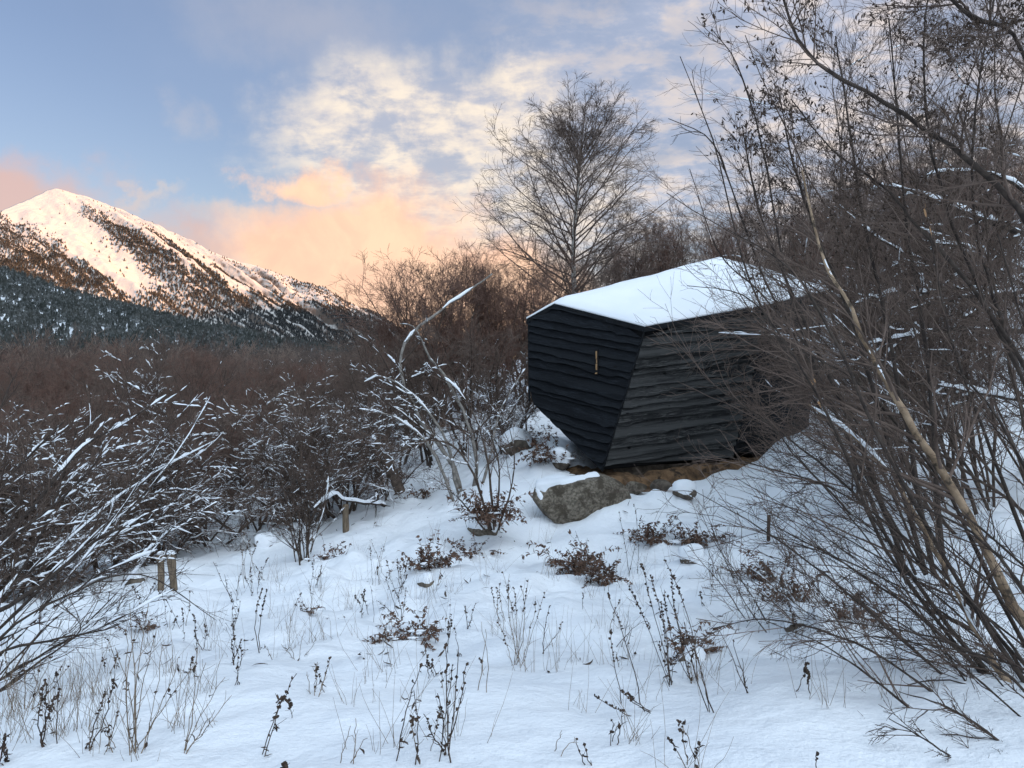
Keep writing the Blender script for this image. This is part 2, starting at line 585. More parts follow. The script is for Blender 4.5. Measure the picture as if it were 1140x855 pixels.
def ground(x, y, fine=True):
    x = np.asarray(x, float)
    y = np.asarray(y, float)
    sh = x.shape
    xf, yf = x.ravel(), y.ravel()
    z = np.zeros(len(xf))
    u, v = warp(xf, yf)
    n = len(_CU)
    for s in range(0, len(xf), 100000):
        e = slice(s, s + 100000)
        D = np.hypot(u[e, None] - _CU[None], v[e, None] - _CV[None]) ** 1.5
        z[e] = D @ _W[:n] + _W[n] + _W[n + 1] * u[e] + _W[n + 2] * v[e]
    if fine:
        dist = np.hypot(xf, yf)
        mid = sstep(dist, 3.5, 7.5)
        z += (0.12 * fbm(xf / 1.9, yf / 1.9, 3, 3) + (0.045 + 0.11 * mid) * fbm(xf / 0.5, yf / 0.5, 9, 3) + 0.035 * mid * fbm(xf / 0.2, yf / 0.2, 19, 2)) * np.clip(1.3 - dist / 60, 0.15, 1)
        # soft hummocks where snow lies over tussocks
        hm = np.clip(vnoise(xf / 0.75, yf / 0.75, 21) - 0.12, 0, 1)
        tus = np.clip(vnoise(xf / 0.33, yf / 0.33, 29) - 0.18, 0, 1) * sstep(vnoise(xf / 2.4, yf / 2.4, 31), -0.1, 0.2)
        z += 0.40 * tus * sstep(dist, 4.5, 7.5) * np.clip(1.3 - dist / 40, 0, 1)
        z += 0.20 * hm * sstep(dist, 3.5, 6) * np.clip(1.3 - dist / 60, 0, 1)
    return z.reshape(sh)


def gz(x, y):
    return float(ground(np.array([x]), np.array([y]))[0])


_YS = np.concatenate([np.arange(2.4, 20, 0.02), np.arange(20, 90, 0.2)])


def G(px, py):
    """the point of the ground seen at photograph pixel px, py"""
    x = (px - 570) / FPX * _YS
    z = EYE + (427.5 - py) / FPX * _YS
    g_ = ground(x, _YS)
    hit = np.nonzero(z <= g_)[0]
    i = hit[0] if len(hit) else len(_YS) - 1
    return np.array([x[i], _YS[i], g_[i]])


def at(px, Y):
    x = (px - 570) / FPX * Y
    return np.array([x, Y, gz(x, Y)])


def graded(lo, hi, c, s, n):
    u = np.linspace(math.asinh((lo - c) / s), math.asinh((hi - c) / s), n)
    return c + s * np.sinh(u)


def grid_faces(ni, nj):
    idx = np.arange(ni * nj).reshape(ni, nj)
    return np.stack([idx[:-1, :-1], idx[1:, :-1], idx[1:, 1:], idx[:-1, 1:]], -1).reshape(-1, 4)


def build_ground():
    xs = graded(-6000, 6000, 0, 3.2, 620)
    ys = graded(-6000, 6000, 6, 3.4, 640)
    X, Yy = np.meshgrid(xs, ys, indexing='ij')
    Z = ground(X, Yy)
    far = sstep(np.hypot(X, Yy), 700, 2000)
    Z = Z * (1 - far) + np.clip(Z, -40, 40) * far
    g = Geo()
    g.add(np.stack([X, Yy, Z], -1), grid_faces(len(xs), len(ys)))
    tag(g.build('snowy_ground', M['snow']), kind='structure')


build_ground()


# ------------------------------------------------------------------ mountains
CREST = np.array([(-420, 330, 2500), (-260, 300, 2550), (-120, 268, 2650), (-40, 247, 2750), (2, 235, 2850), (30, 221, 2950), (50, 214, 3000), (62, 212, 3000), (80, 214, 3000), (100, 220, 2980), (150, 241, 2930),
                  (200, 263, 2880), (250, 286, 2830), (300, 302, 2790), (350, 320, 2750), (400, 345, 2700), (432, 364, 2680), (480, 398, 2650), (560, 440, 2600), (680, 470, 2550)], float)


def crest_px(cx):
    return np.interp(cx, CREST[:, 0], CREST[:, 1]), np.interp(cx, CREST[:, 0], CREST[:, 2])


def mountain_pos(cx, j):
    cx = np.asarray(cx, float)
    j = np.asarray(j, float)
    py, Y = crest_px(cx)
    A_ = np.stack([(cx - 570) / FPX * Y, Y, EYE + (427.5 - py) / FPX * Y], -1)
    Y2 = Y * 0.70
    B_ = np.stack([(cx + 270 - 570) / FPX * Y2, Y2, EYE + (427.5 - (py + 195)) / FPX * Y2], -1)
    fall = B_ - A_
    back = np.array([300.0, 900.0, -700.0])
    p = np.where((j >= 0)[..., None], A_ + fall * j[..., None], A_ + back * (-j)[..., None])
    jj = np.abs(j)
    ed = sstep(jj, 0.0, 0.12)
    w = cx + 14 * fbm(cx / 60, j * 3, 71, 2)
    ridge = 1 - 2 * np.abs(vnoise(w / 36, j * 0.9, 41))
    ridge2 = 1 - 2 * np.abs(vnoise(w / 13, j * 2.2, 43))
    dz = (ridge - 0.5) * 52 * (0.03 + 0.97 * sstep(jj, 0.0, 0.22)) + (ridge2 - 0.5) * 20 * (0.12 + 0.88 * ed) + fbm(cx / 14, j * 11, 51, 5) * 22 * (0.35 + 0.65 * ed) + 4 * np.exp(-((cx - 62) / 9.0) ** 2) * (1 - ed)
    p[..., 2] += dz
    return p


def mountain_trees(cx, j):
    """probability of trees on the flank"""
    n1 = fbm(cx / 16, j * 7, 81, 3)
    n2 = fbm(cx / 5, j * 16, 83, 2)
    d = np.zeros_like(cx)

    def stripe(lo, hi, j0, j1, amt=1.0, soft=6):
        c = cx + 9 * n1 + 4 * n2
        return amt * sstep(c, lo - soft, lo + soft) * (1 - sstep(c, hi - soft, hi + soft)) * sstep(j + 0.10 * n1, j0 - 0.06, j0 + 0.06) * (1 - sstep(j, j1 - 0.08, j1 + 0.08))
    d = np.maximum(d, stripe(-500, 2, 0.02, 2, 0.85))
    d = np.maximum(d, stripe(47, 76, 0.18, 2, 0.75))
    d = np.maximum(d, stripe(107, 126, 0.26, 2, 0.8, 4))
    d = np.maximum(d, stripe(164, 182, 0.34, 2, 0.6, 4))
    d = np.maximum(d, stripe(205, 470, 0.02, 2, 0.10))
    d = np.maximum(d, stripe(300, 370, 0.02, 2, 0.30, 20))
    d = np.maximum(d, stripe(372, 700, -0.02, 2, 0.75, 12))
    rib = sstep(vnoise(cx / 6.5 + 2.2 * n1, j * 1.6, 95) + 0.35 * vnoise(cx / 2.5, j * 4, 97), -0.30, 0.02)
    d = d * (0.25 + 0.75 * rib)
    # the closed forest below
    jb = 0.60 - 0.0004 * (cx - 60) + 0.10 * n1 + 0.03 * n2 - 0.20 * sstep(cx, 130, 300)
    d = np.maximum(d, sstep(j, jb - 0.03, jb + 0.05))
    gap = sstep(fbm(cx / 9, j * 5, 91, 3), 0.22, 0.34) * sstep(cx, 60, 120)
    d = d * (1 - 0.9 * gap * (1 - sstep(j, 0.75, 0.95)))
    return np.maximum(np.clip(d * 1.15, 0, 1), 0.006)


def mountain_mat():
    m, g, b, out = principled('mountain_snow', 0.8, 0.1)
    tc = g.n('ShaderNodeTexCoord').outputs['Object']
    nz = g.n('ShaderNodeSeparateXYZ', {0: g.n('ShaderNodeNewGeometry').outputs['Normal']}).outputs[2]
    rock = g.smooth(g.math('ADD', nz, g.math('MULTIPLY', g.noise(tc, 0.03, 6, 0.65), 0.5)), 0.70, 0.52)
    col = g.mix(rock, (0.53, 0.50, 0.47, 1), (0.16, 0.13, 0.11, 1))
    spots = g.smooth(g.noise(tc, 0.09, 4, 0.6), 0.70, 0.76)
    col = g.mix(spots, col, (0.10, 0.08, 0.06, 1))
    g.set(b.inputs['Base Color'], col)
    bp = g.n('ShaderNodeBump', {'Strength': 0.7, 'Distance': 8.0, 'Height': g.noise(tc, 0.03, 6, 0.6)})
    g.set(b.inputs['Normal'], bp.outputs[0])
    return m


def conifer_mat(name, c1, c2, frost):
    m, g, b, out = principled(name, 0.9, 0.1)
    geo = g.n('ShaderNodeNewGeometry')
    pos = geo.outputs['Position']
    col = g.mix(g.smooth(g.noise(pos, 0.02, 4, 0.6), 0.35, 0.65), rgba(c1), rgba(c2))
    nz = g.n('ShaderNodeSeparateXYZ', {0: geo.outputs['Normal']}).outputs[2]
    fr = g.math('MULTIPLY', g.smooth(g.math('ADD', nz, g.math('MULTIPLY', g.noise(pos, 0.3, 3, 0.7), 0.6)), 0.55, 1.05), frost)
    col = g.mix(fr, col, (0.75, 0.78, 0.8, 1))
    g.set(b.inputs['Base Color'], col)
    return m


def cone_trees(geo, pos, h, r, rng, k=5):
    """ragged conifers: three stacked skirts on every spot"""
    n = len(pos)
    if n == 0:
        return
    a = np.arange(k) / k * 2 * np.pi
    for (z0, z1, rr) in ((0.05, 0.55, 1.0), (0.32, 0.78, 0.75), (0.58, 1.0, 0.5)):
        ph = rng.uniform(0, 6.28, (n, 1))
        rad = r[:, None] * rr * rng.uniform(0.65, 1.2, (n, k))
        base = np.stack([pos[:, 0:1] + rad * np.cos(a[None] + ph), pos[:, 1:2] + rad * np.sin(a[None] + ph),
                         pos[:, 2:3] + h[:, None] * (z0 + rng.uniform(-0.05, 0.05, (n, k)))], -1)
        tip = np.stack([pos[:, 0], pos[:, 1], pos[:, 2] + h * z1], -1)[:, None]
        v = np.concatenate([base, tip], 1)
        idx = np.arange(n * (k + 1)).reshape(n, k + 1)
        f = np.stack([idx[:, :k], np.roll(idx[:, :k], -1, 1), np.repeat(idx[:, k:], k, 1)], -1).reshape(-1, 3)
        geo.add(v, f)


def build_mountains():
    cx = np.concatenate([np.linspace(-420, -10, 110), np.linspace(-8, 440, 330), np.linspace(445, 680, 50)])
    j = np.concatenate([np.linspace(-1, -0.02, 16), np.linspace(0, 1.0, 210), np.linspace(1.03, 1.5, 14)])
    CX, J = np.meshgrid(cx, j, indexing='ij')
    Pm = mountain_pos(CX, J)
    g = Geo()
    f = grid_faces(len(cx), len(j))
    g.add(Pm, f)
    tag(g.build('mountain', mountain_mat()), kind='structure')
    rng = RNG(5)
    n = 230000
    tx = rng.uniform(-130, 520, n)
    tj = rng.uniform(-0.03, 1.12, n)
    keep = rng.uniform(size=n) < mountain_trees(tx, tj) * np.where(tj > 0.55, 0.55, 0.8)
    tx, tj = tx[keep], tj[keep]
    pos = mountain_pos(tx, tj)
    h = rng.uniform(5, 10.5, len(tx)) * np.where(tj < 0.3, 0.8, 1.1)
    g = Geo()
    cone_trees(g, pos - np.array([0, 0, 0.5]), h, h * rng.uniform(0.28, 0.42, len(tx)), rng)
    tag(g.build('mountain_forest', conifer_mat('mountain_conifers', (0.010, 0.011, 0.011), (0.022, 0.021, 0.020), 0.18), smooth=False), kind='stuff')

    # the nearer wooded spur at the foot of the mountain
    prof = np.array([(-500, 215), (-250, 250), (-100, 272), (0, 298), (60, 318), (120, 336), (200, 358), (280, 374), (360, 388), (440, 400), (560, 418), (760, 436)], float)

    def spur(cx, j):
        py = np.interp(cx, prof[:, 0], prof[:, 1])
        Y = 1350 - 0.35 * (cx + 100)
        A_ = np.stack([(cx - 570) / FPX * Y, Y, EYE + (427.5 - py) / FPX * Y], -1)
        Y2 = Y * 0.33
        B_ = np.stack([(cx - 510) / FPX * Y2, Y2, np.full_like(cx, -8.0)], -1)
        jj = np.clip(j, 0, 2)
        p = A_ + (B_ - A_) * jj[..., None]
        p[..., 2] -= (A_[..., 2] + 8) * 0.22 * np.sin(np.pi * np.clip(jj, 0, 1))
        p = p + np.array([0, 500.0, -260.0]) * np.clip(-j, 0, 1)[..., None]
        p[..., 2] += (fbm(cx / 45, j * 4, 33, 4) * 34) * (0.15 + 0.85 * sstep(np.abs(j), 0, 0.2)) * (1 - sstep(jj, 0.8, 1.0))
        return p
    cx = np.linspace(-500, 760, 200)
    j = np.linspace(-1, 1, 90)
    CX, J = np.meshgrid(cx, j, indexing='ij')
    g = Geo()
    g.add(spur(CX, J), grid_faces(len(cx), len(j)))
    tag(g.build('wooded_hill', M['snow']), kind='structure')
    n = 26000
    tx = rng.uniform(-160, 520, n)
    tj = rng.uniform(-0.04, 0.85, n) ** 1.0
    keep = rng.uniform(size=n) < 0.92 - 0.35 * sstep(fbm(tx / 30, tj * 6, 37, 3), 0.1, 0.3)
    tx, tj = tx[keep], tj[keep]
    pos = spur(tx, tj)
    h = rng.uniform(5.5, 12, len(tx))
    g = Geo()
    cone_trees(g, pos - np.array([0, 0, 0.5]), h, h * rng.uniform(0.28, 0.45, len(tx)), rng, 6)
    tag(g.build('conifer_forest', conifer_mat('frosted_conifers', (0.024, 0.028, 0.025), (0.048, 0.050, 0.045), 0.24), smooth=False), kind='stuff')

    # the range behind the viewer that has already put the valley in shade
    s = np.linspace(-5200, 4200, 120)
    w = np.linspace(-1, 1, 24)
    S, W = np.meshgrid(s, w, indexing='ij')
    X = 2400 + 0.6 * S + 0.8 * W * 900
    Yy = -1800 + 0.8 * S - 0.6 * W * 900
    Z = RANGE_H * (1 - np.abs(W) ** 1.2) + fbm(S / 500, W * 2, 61, 4) * 60 * (1 - np.abs(W)) - 60
    g = Geo()
    g.add(np.stack([X, Yy, Z], -1), grid_faces(len(s), len(w)))
    tag(g.build('distant_mountain_range', M['snow']), kind='structure')


RANGE_H = 720
build_mountains()


# ------------------------------------------------------------------ the cabin
def plane_of(a, b, c):
    n = np.cross(b - a, c - a)
    n = n / np.linalg.norm(n)
    return a, n


def onplane(px, py, pl):
    d = np.array([(px - 570) / FPX, 1.0, (427.5 - py) / FPX])
    o = np.array([0, 0, EYE])
    t = np.dot(pl[0] - o, pl[1]) / np.dot(d, pl[1])
    return o + d * t


def clip_range(poly2, v):
    """u-range of a convex polygon at height v"""
    us = []
    n = len(poly2)
    for i in range(n):
        (u0, v0), (u1, v1) = poly2[i], poly2[(i + 1) % n]
        if (v0 - v) * (v1 - v) <= 0 and abs(v1 - v0) > 1e-9:
            us.append(u0 + (u1 - u0) * (v - v0) / (v1 - v0))
    if len(us) < 2:
        return None
    return min(us), max(us)


def clad(poly, udir, outward, rows, rng, wave=0.014, vs=None):
    """lapped waney-edged boards over a convex planar polygon"""
    poly = [np.asarray(p) for p in poly]
    o = poly[0]
    nrm = np.cross(poly[1] - poly[0], poly[2] - poly[0])
    nrm /= np.linalg.norm(nrm)
    if np.dot(nrm, outward) < 0:
        nrm = -nrm
    u = udir - nrm * np.dot(udir, nrm)
    u /= np.linalg.norm(u)
    v = np.cross(nrm, u)
    if v[2] < 0:
        v = -v
    p2 = [(float(np.dot(p - o, u)), float(np.dot(p - o, v))) for p in poly]
    vmin, vmax = min(q[1] for q in p2), max(q[1] for q in p2)
    edges = np.linspace(vmin, vmax, rows + 1)
    edges[1:-1] += rng.uniform(-0.27, 0.27, rows - 1) * (vmax - vmin) / rows
    g = Geo()
    N = 46
    for k in range(rows):
        lo, hi = edges[k], edges[k + 1]
        H = hi - lo
        e = min(1e-3, H * 0.05)
        rl = clip_range(p2, max(lo, vmin + e))
        rh = clip_range(p2, min(hi + 0.02, vmax - e))
        if rl is None or rh is None:
            continue
        t = np.linspace(0, 1, N)
        ul = rl[0] + (rl[1] - rl[0]) * t
        uh = rh[0] + (rh[1] - rh[0]) * t
        sd = int(rng.integers(1, 9999))
        wv = wave * (2.2 * vnoise(ul * 1.6, np.full(N, k * 3.7), sd) + 1.2 * vnoise(ul * 5.0, np.full(N, k * 1.3), sd + 3))
        if rng.uniform() < 0.45:
            c = rng.uniform(ul[0], ul[-1])
            wv = wv - rng.uniform(0.02, 0.06) * np.exp(-((ul - c) / rng.uniform(0.06, 0.16)) ** 2)
        wv = wv * np.minimum(1, np.minimum(t, 1 - t) * 14 + 0.15)
        prot = 0.052 + 0.018 * rng.uniform() + 0.012 * vnoise(ul * 0.9, np.full(N, k), sd + 5)
        low = max(lo, vmin + e)
        rows_ = []
        for (uu, vv, nn) in ((ul, np.full(N, low) + wv + 0.0, np.full(N, 0.0)),
                             (ul, np.full(N, low) + wv, prot),
                             (ul * 0.55 + uh * 0.45, low + wv * 0.5 + H * 0.45, prot * 0.62),
                             (uh, np.full(N, min(hi + 0.02, vmax - e)), np.full(N, 0.004))):
            rows_.append(o[None] + uu[:, None] * u[None] + vv[:, None] * v[None] + nn[:, None] * nrm[None])
        V = np.stack(rows_, 0)
        g.add(V, grid_faces(4, N))
        # end grain
        for end in (0, N - 1):
            g.add(V[:, end], np.array([[0, 1, 2, 3]]))
    return g, (o, u, v, nrm)


def build_cabin():
    rng = RNG(11)
    NTp = P(719, 365, 13.0)
    NBp = P(671, 524, 12.9)
    TL = P(590, 356, 14.6)
    pA = plane_of(NTp, NBp, TL)
    LB = onplane(591, 446, pA)
    AP = onplane(621, 339, pA)
    E2 = P(856, 339, 13.75)
    pB = plane_of(NTp, NBp, E2)
    B2 = onplane(814, 508, pB)
    RT = P(918, 324, 15.4)
    pC = plane_of(E2, B2, RT)
    RB = onplane(893, 506, pC)
    PK = P(801, 291, 15.6)
    BK1 = TL + np.array([0.7, 2.0, -0.15])
    BK2 = RT + np.array([-0.5, 1.3, -0.1])
    BK1b = LB + np.array([1.0, 1.7, -0.6])
    BK2b = RB + np.array([-0.4, 0.9, 0.0])
    cen = (NTp + NBp + TL + E2 + RT + BK1 + BK2) / 7
    base = np.array([cen[0], cen[1], min(NBp[2], B2[2])])
    root = empty('cabin', base, 'small faceted cabin clad in scorched black boards under a snow covered roof', 'cabin')
    c_shade = ((0.0035, 0.0045, 0.0065), (0.020, 0.023, 0.028), (0.010, 0.0115, 0.014))  # boards coloured dark and bluish for the left face's shade and sky reflection
    c_lit = ((0.012, 0.012, 0.0122), (0.105, 0.102, 0.097), (0.062, 0.061, 0.059))  # same boards coloured lighter for the face turned to the light
    # shell inside the boards
    bm = bmesh.new()
    for p in (NTp, NBp, TL, LB, E2, B2, RT, RB, BK1, BK2, BK1b, BK2b):
        q = cen + (p - cen) * 0.992 - base
        if p is BK1 or p is BK2 or p is TL or p is NTp or p is E2 or p is RT:
            q = q - np.array([0, 0, 0.02])
        bm.verts.new(q)
    bmesh.ops.convex_hull(bm, input=bm.verts)
    me = bpy.data.meshes.new('shell')
    bm.to_mesh(me)
    bm.free()
    me.materials.append(M['void'])
    sh = bpy.data.objects.new('shell', me)
    COL.objects.link(sh)
    sh.parent = root
    uA = onplane(712, 418, pA) - onplane(592, 392, pA)
    uB = onplane(815, 430, pB) - onplane(695, 446, pB)
    uC = onplane(900, 417, pC) - onplane(836, 425, pC)
    outA = np.array([-0.6, -0.8, 0])
    gA, frA = clad([NTp, NBp, LB, TL, AP], uA, outA, 17, rng, 0.022)
    gA.build('wall', charred('charred_boards_shaded', *c_shade, uA), root, base, False)
    gB, frB = clad([NTp, E2, B2, NBp], uB, np.array([0.3, -1, 0]), 16, rng, 0.020)
    gB.build('wall', charred('charred_boards_lit', *c_lit, uB), root, base, False)
    gC, frC = clad([E2, RT, RB, B2], uC, np.array([0.8, -0.6, 0]), 16, rng, 0.018)
    mk = charred('charred_boards_dim', c_shade[0], c_shade[1], c_lit[0], uC)  # shade put into the colour again for the turned walls, corners and roof deck
    gC.build('wall', mk, root, base, False)
    gD, _ = clad([RT, BK2, BK2b, RB], BK2 - RT, np.array([1, 0.5, 0]), 14, rng)
    gD.build('wall', mk, root, base, True)
    gE, _ = clad([TL, BK1, BK1b, LB], BK1 - TL, np.array([-1, 0.2, 0]), 14, rng)
    gE.build('wall', mk, root, base, True)
    # corner arrises
    for a, b, r in ((NTp, NBp, 0.018), (E2, B2, 0.018), (RT, RB, 0.02), (TL, LB, 0.02)):
        g = Geo()
        ax = (b - a)
        pts = np.stack([a + ax * t for t in np.linspace(0.0, 1.0, 6)])[None]
        out = norm((a + b) / 2 - cen) * 0.026
        tubes(g, pts + out, np.full((1, 6), r), 6)
        g.build('corner_board', mk, root, base, True)
    # window slit in the shaded left face
    o, u, v, nr = frA
    wc = onplane(666, 404, pA)
    vert = onplane(666, 391, pA) - onplane(666, 417, pA)
    hh = np.linalg.norm(vert) / 2
    vert = vert / np.linalg.norm(vert)
    side = np.cross(vert, nr)
    if side[0] < 0:
        side = -side

    def slab(g, c, a, b, n, ha, hb, hn):
        vs = np.array([c + sa * a * ha + sb * b * hb + sn * n * hn for sa in (-1, 1) for sb in (-1, 1) for sn in (-1, 1)])
        g.add(vs, np.array([[0, 1, 3, 2], [4, 6, 7, 5], [0, 4, 5, 1], [2, 3, 7, 6], [0, 2, 6, 4], [1, 5, 7, 3]]))
    win = Geo()
    slab(win, wc + nr * 0.022, side, vert, nr, 0.030, hh * 1.05, 0.044)
    w_o = win.build('window', M['void'], root, base, False)
    fr = Geo()
    for off, hv, hw, dx in ((0.60, 0.32, 0.013, 0.002), (0.06, 0.16, 0.009, 0.008), (-0.42, 0.26, 0.015, 0.004)):
        slab(fr, wc + side * dx + nr * 0.046 + vert * hh * off, side, vert, nr, hw, hh * hv, 0.022)
    fr.build('jamb', M['tan_wood'], w_o, np.zeros(3), False).location = (0, 0, 0)
    slf = Geo()
    slab(slf, wc + nr * 0.045 - vert * hh * 0.96, side, vert, nr, 0.020, 0.012, 0.024)
    slf.build('sill', M['tan_wood'], w_o, np.zeros(3), False).location = (0, 0, 0)
    for ch in w_o.children:
        ch.data.transform(__import__('mathutils').Matrix.Translation(Vector(-base)))
    # roof deck and its snow
    up = np.array([0, 0, 1.0])

    def outw(p, e=0.05):
        d = p - cen
        d[2] = 0
        return p + d / np.linalg.norm(d) * e
    ov = [outw(p.copy(), e) for p, e in ((TL, 0.07), (AP, 0.07), (NTp, 0.08), (E2, 0.08), (RT, 0.08), (BK2, 0.1), (BK1, 0.1))]
    tl, ap, nt, e2, rt, b2, b1 = ov
    pk = PK
    bmr = bmesh.new()
    verts = [bmr.verts.new(p) for p in (tl, ap, nt, e2, rt, b2, b1, pk)]
    tri = [(1, 2, 7), (2, 3, 7), (3, 4, 7), (4, 5, 7), (5, 6, 7), (6, 0, 7), (0, 1, 7)]
    for t in tri:
        bmr.faces.new([verts[i] for i in t])
    bmesh.ops.subdivide_edges(bmr, edges=bmr.edges[:], cuts=15, use_grid_fill=True)
    bmesh.ops.triangulate(bmr, faces=bmr.faces[:])
    bmr.verts.ensure_lookup_table()
    co = np.array([v_.co[:] for v_ in bmr.verts])
    fc = np.array([[v_.index for v_ in f.verts] for f in bmr.faces])
    bed = [(e.verts[0].index, e.verts[1].index) for e in bmr.edges if e.is_boundary]
    bmr.free()
    # make the faces look up
    nn = np.cross(co[fc[:, 1]] - co[fc[:, 0]], co[fc[:, 2]] - co[fc[:, 0]])
    fc[nn[:, 2] < 0] = fc[nn[:, 2] < 0][:, ::-1]
    n = len(co)
    # distance to the outline
    ring = np.array([p[:2] for p in ov])
    dist = np.full(n, 9.0)
    for i in range(len(ring)):
        a, b = ring[i], ring[(i + 1) % len(ring)]
        t = np.clip(((co[:, :2] - a) @ (b - a)) / np.dot(b - a, b - a), 0, 1)
        dist = np.minimum(dist, np.linalg.norm(co[:, :2] - (a + t[:, None] * (b - a)), axis=1))

    def layer(lo, hi):
        g = Geo()
        g.add(np.vstack([lo, hi]), np.vstack([fc[:, ::-1], fc + n]))
        q = np.array([[a, b, b + n, a + n] for a, b in bed])
        mid = (lo[q[:, 0]] + lo[q[:, 1]]) / 2
        fn = np.cross(lo[q[:, 1]] - lo[q[:, 0]], up)
        flip = np.einsum('ij,ij->i', fn, mid - cen) < 0
        q[flip] = q[flip][:, ::-1]
        g.add(np.zeros((0, 3)), q)
        g.v = [np.vstack([lo, hi])]
        g.f = [np.vstack([fc[:, ::-1], fc + n]), q]
        return g
    low = co.copy()
    low[:, 2] -= 0.075
    deck = layer(low, co + up * 0.012)
    roof = deck.build('roof', mk, root, base, False)
    sm = co.copy()
    # soften hips
    nb = [[] for _ in range(n)]
    for f in fc:
        for a in range(3):
            nb[f[a]].append(f[(a + 1) % 3])
            nb[f[a]].append(f[(a + 2) % 3])
    z = co[:, 2].copy()
    for it in range(7):
        z = np.array([0.5 * z[i] + 0.5 * z[nb[i]].mean() if dist[i] > 0.03 else z[i] for i in range(n)])
    thick = (0.10 + 0.03 * fbm(co[:, 0] / 0.35, co[:, 1] / 0.35, 15, 3)) * np.sqrt(np.clip(dist / 0.2, 0.10, 1)) + 0.025 * fbm(co[:, 0] / 0.5, co[:, 1] / 0.5, 5, 3) * np.clip(dist / 0.3, 0, 1)
    top = sm.copy()
    top[:, 2] = np.maximum(z, co[:, 2] - 0.02) + 0.016 + thick
    shrink = (1 - 0.018 * (dist < 0.02))[:, None]
    lo_ = co + up * 0.016
    sn = layer(lo_, top)
    snow = sn.build('snow_cover', M['snow_small'], roof, base, True)
    # parent roof lives at the cabin's origin, so children share its frame
    snow.location = (0, 0, 0)
    # stone footing under the floor
    fb = Geo()
    fpts = [NBp * 0.86 + cen * 0.14, B2 * 0.86 + cen * 0.14, RB * 0.86 + cen * 0.14, BK2b * 0.8 + cen * 0.2, BK1b * 0.7 + cen * 0.3]
    lo2 = np.array([[p[0], p[1], -0.5] for p in fpts])
    hi2 = np.array([[p[0], p[1], min(NBp[2], B2[2]) + 0.05] for p in fpts])
    nf = len(fpts)
    fb.add(np.vstack([lo2, hi2]), np.array([[i, (i + 1) % nf, (i + 1) % nf + nf, i + nf] for i in range(nf)]))
    fb.build('footing', M['stone'], root, base, False)
    return dict(NT=NTp, NB=NBp, B2=B2, RB=RB, LB=LB, cen=cen)


CB = build_cabin()


# ------------------------------------------------------------------ rocks, soil, posts
def rock_mesh(seed, size, sub=4, cuts=9, rough=0.05):
    rng = RNG(seed)
    bm = bmesh.new()
    bmesh.ops.create_icosphere(bm, subdivisions=sub, radius=1.0)
    v = np.array([x.co[:] for x in bm.verts])
    f = np.array([[x.index for x in q.verts] for q in bm.faces])
    bm.free()
    for _ in range(cuts):
        d = norm(rng.normal(size=3))
        lim = rng.uniform(0.62, 0.9)
        s = v @ d
        over = np.clip(s - lim, 0, None)
        v = v - over[:, None] * d[None] * 0.92
    nv = norm(v)
    v = v + nv * (rough * 1.6 * fbm(v[:, 0] * 2 + v[:, 2], v[:, 1] * 2 - v[:, 2], seed, 4))[:, None]
    return v * np.asarray(size)[None], f


def vnormals(v, f):
    n = np.zeros_like(v)
    fn = np.cross(v[f[:, 1]] - v[f[:, 0]], v[f[:, 2]] - v[f[:, 0]])
    for i in range(3):
        np.add.at(n, f[:, i], fn)
    return norm(n)


def rotz(v, a):
    c, s = math.cos(a), math.sin(a)
    return np.stack([v[:, 0] * c - v[:, 1] * s, v[:, 0] * s + v[:, 1] * c, v[:, 2]], -1)


def rock(name, loc, size, seed, mat, label, cat='rock', snow=0.05, rz=0.0, thr=0.55, group=None, sub=4, snow_shift=None):
    v, f = rock_mesh(seed, size, sub)
    v = rotz(v, rz)
    root = empty(name, loc, label, cat, group)
    g = Geo()
    g.add(v, f)
    g.build('stone', mat, root)
    if snow:
        nrm = vnormals(v, f)
        nb = fbm(v[:, 0] * 3 / max(size), v[:, 1] * 3 / max(size), seed + 5, 3)
        k = nrm[:, 2] + 0.5 * nb
        if snow_shift is not None:
            k = k + v[:, 0] * snow_shift[0] + v[:, 2] * snow_shift[1]
        w = sstep(k, thr - 0.22, thr + 0.22)[:, None]
        c = v * 0.93 * (1 - w) + (v + nrm * snow * 0.5 + np.array([[0, 0, snow]])) * w
        g = Geo()
        g.add(c, f)
        g.build('snow_cap', M['snow_small'], root)
    return root


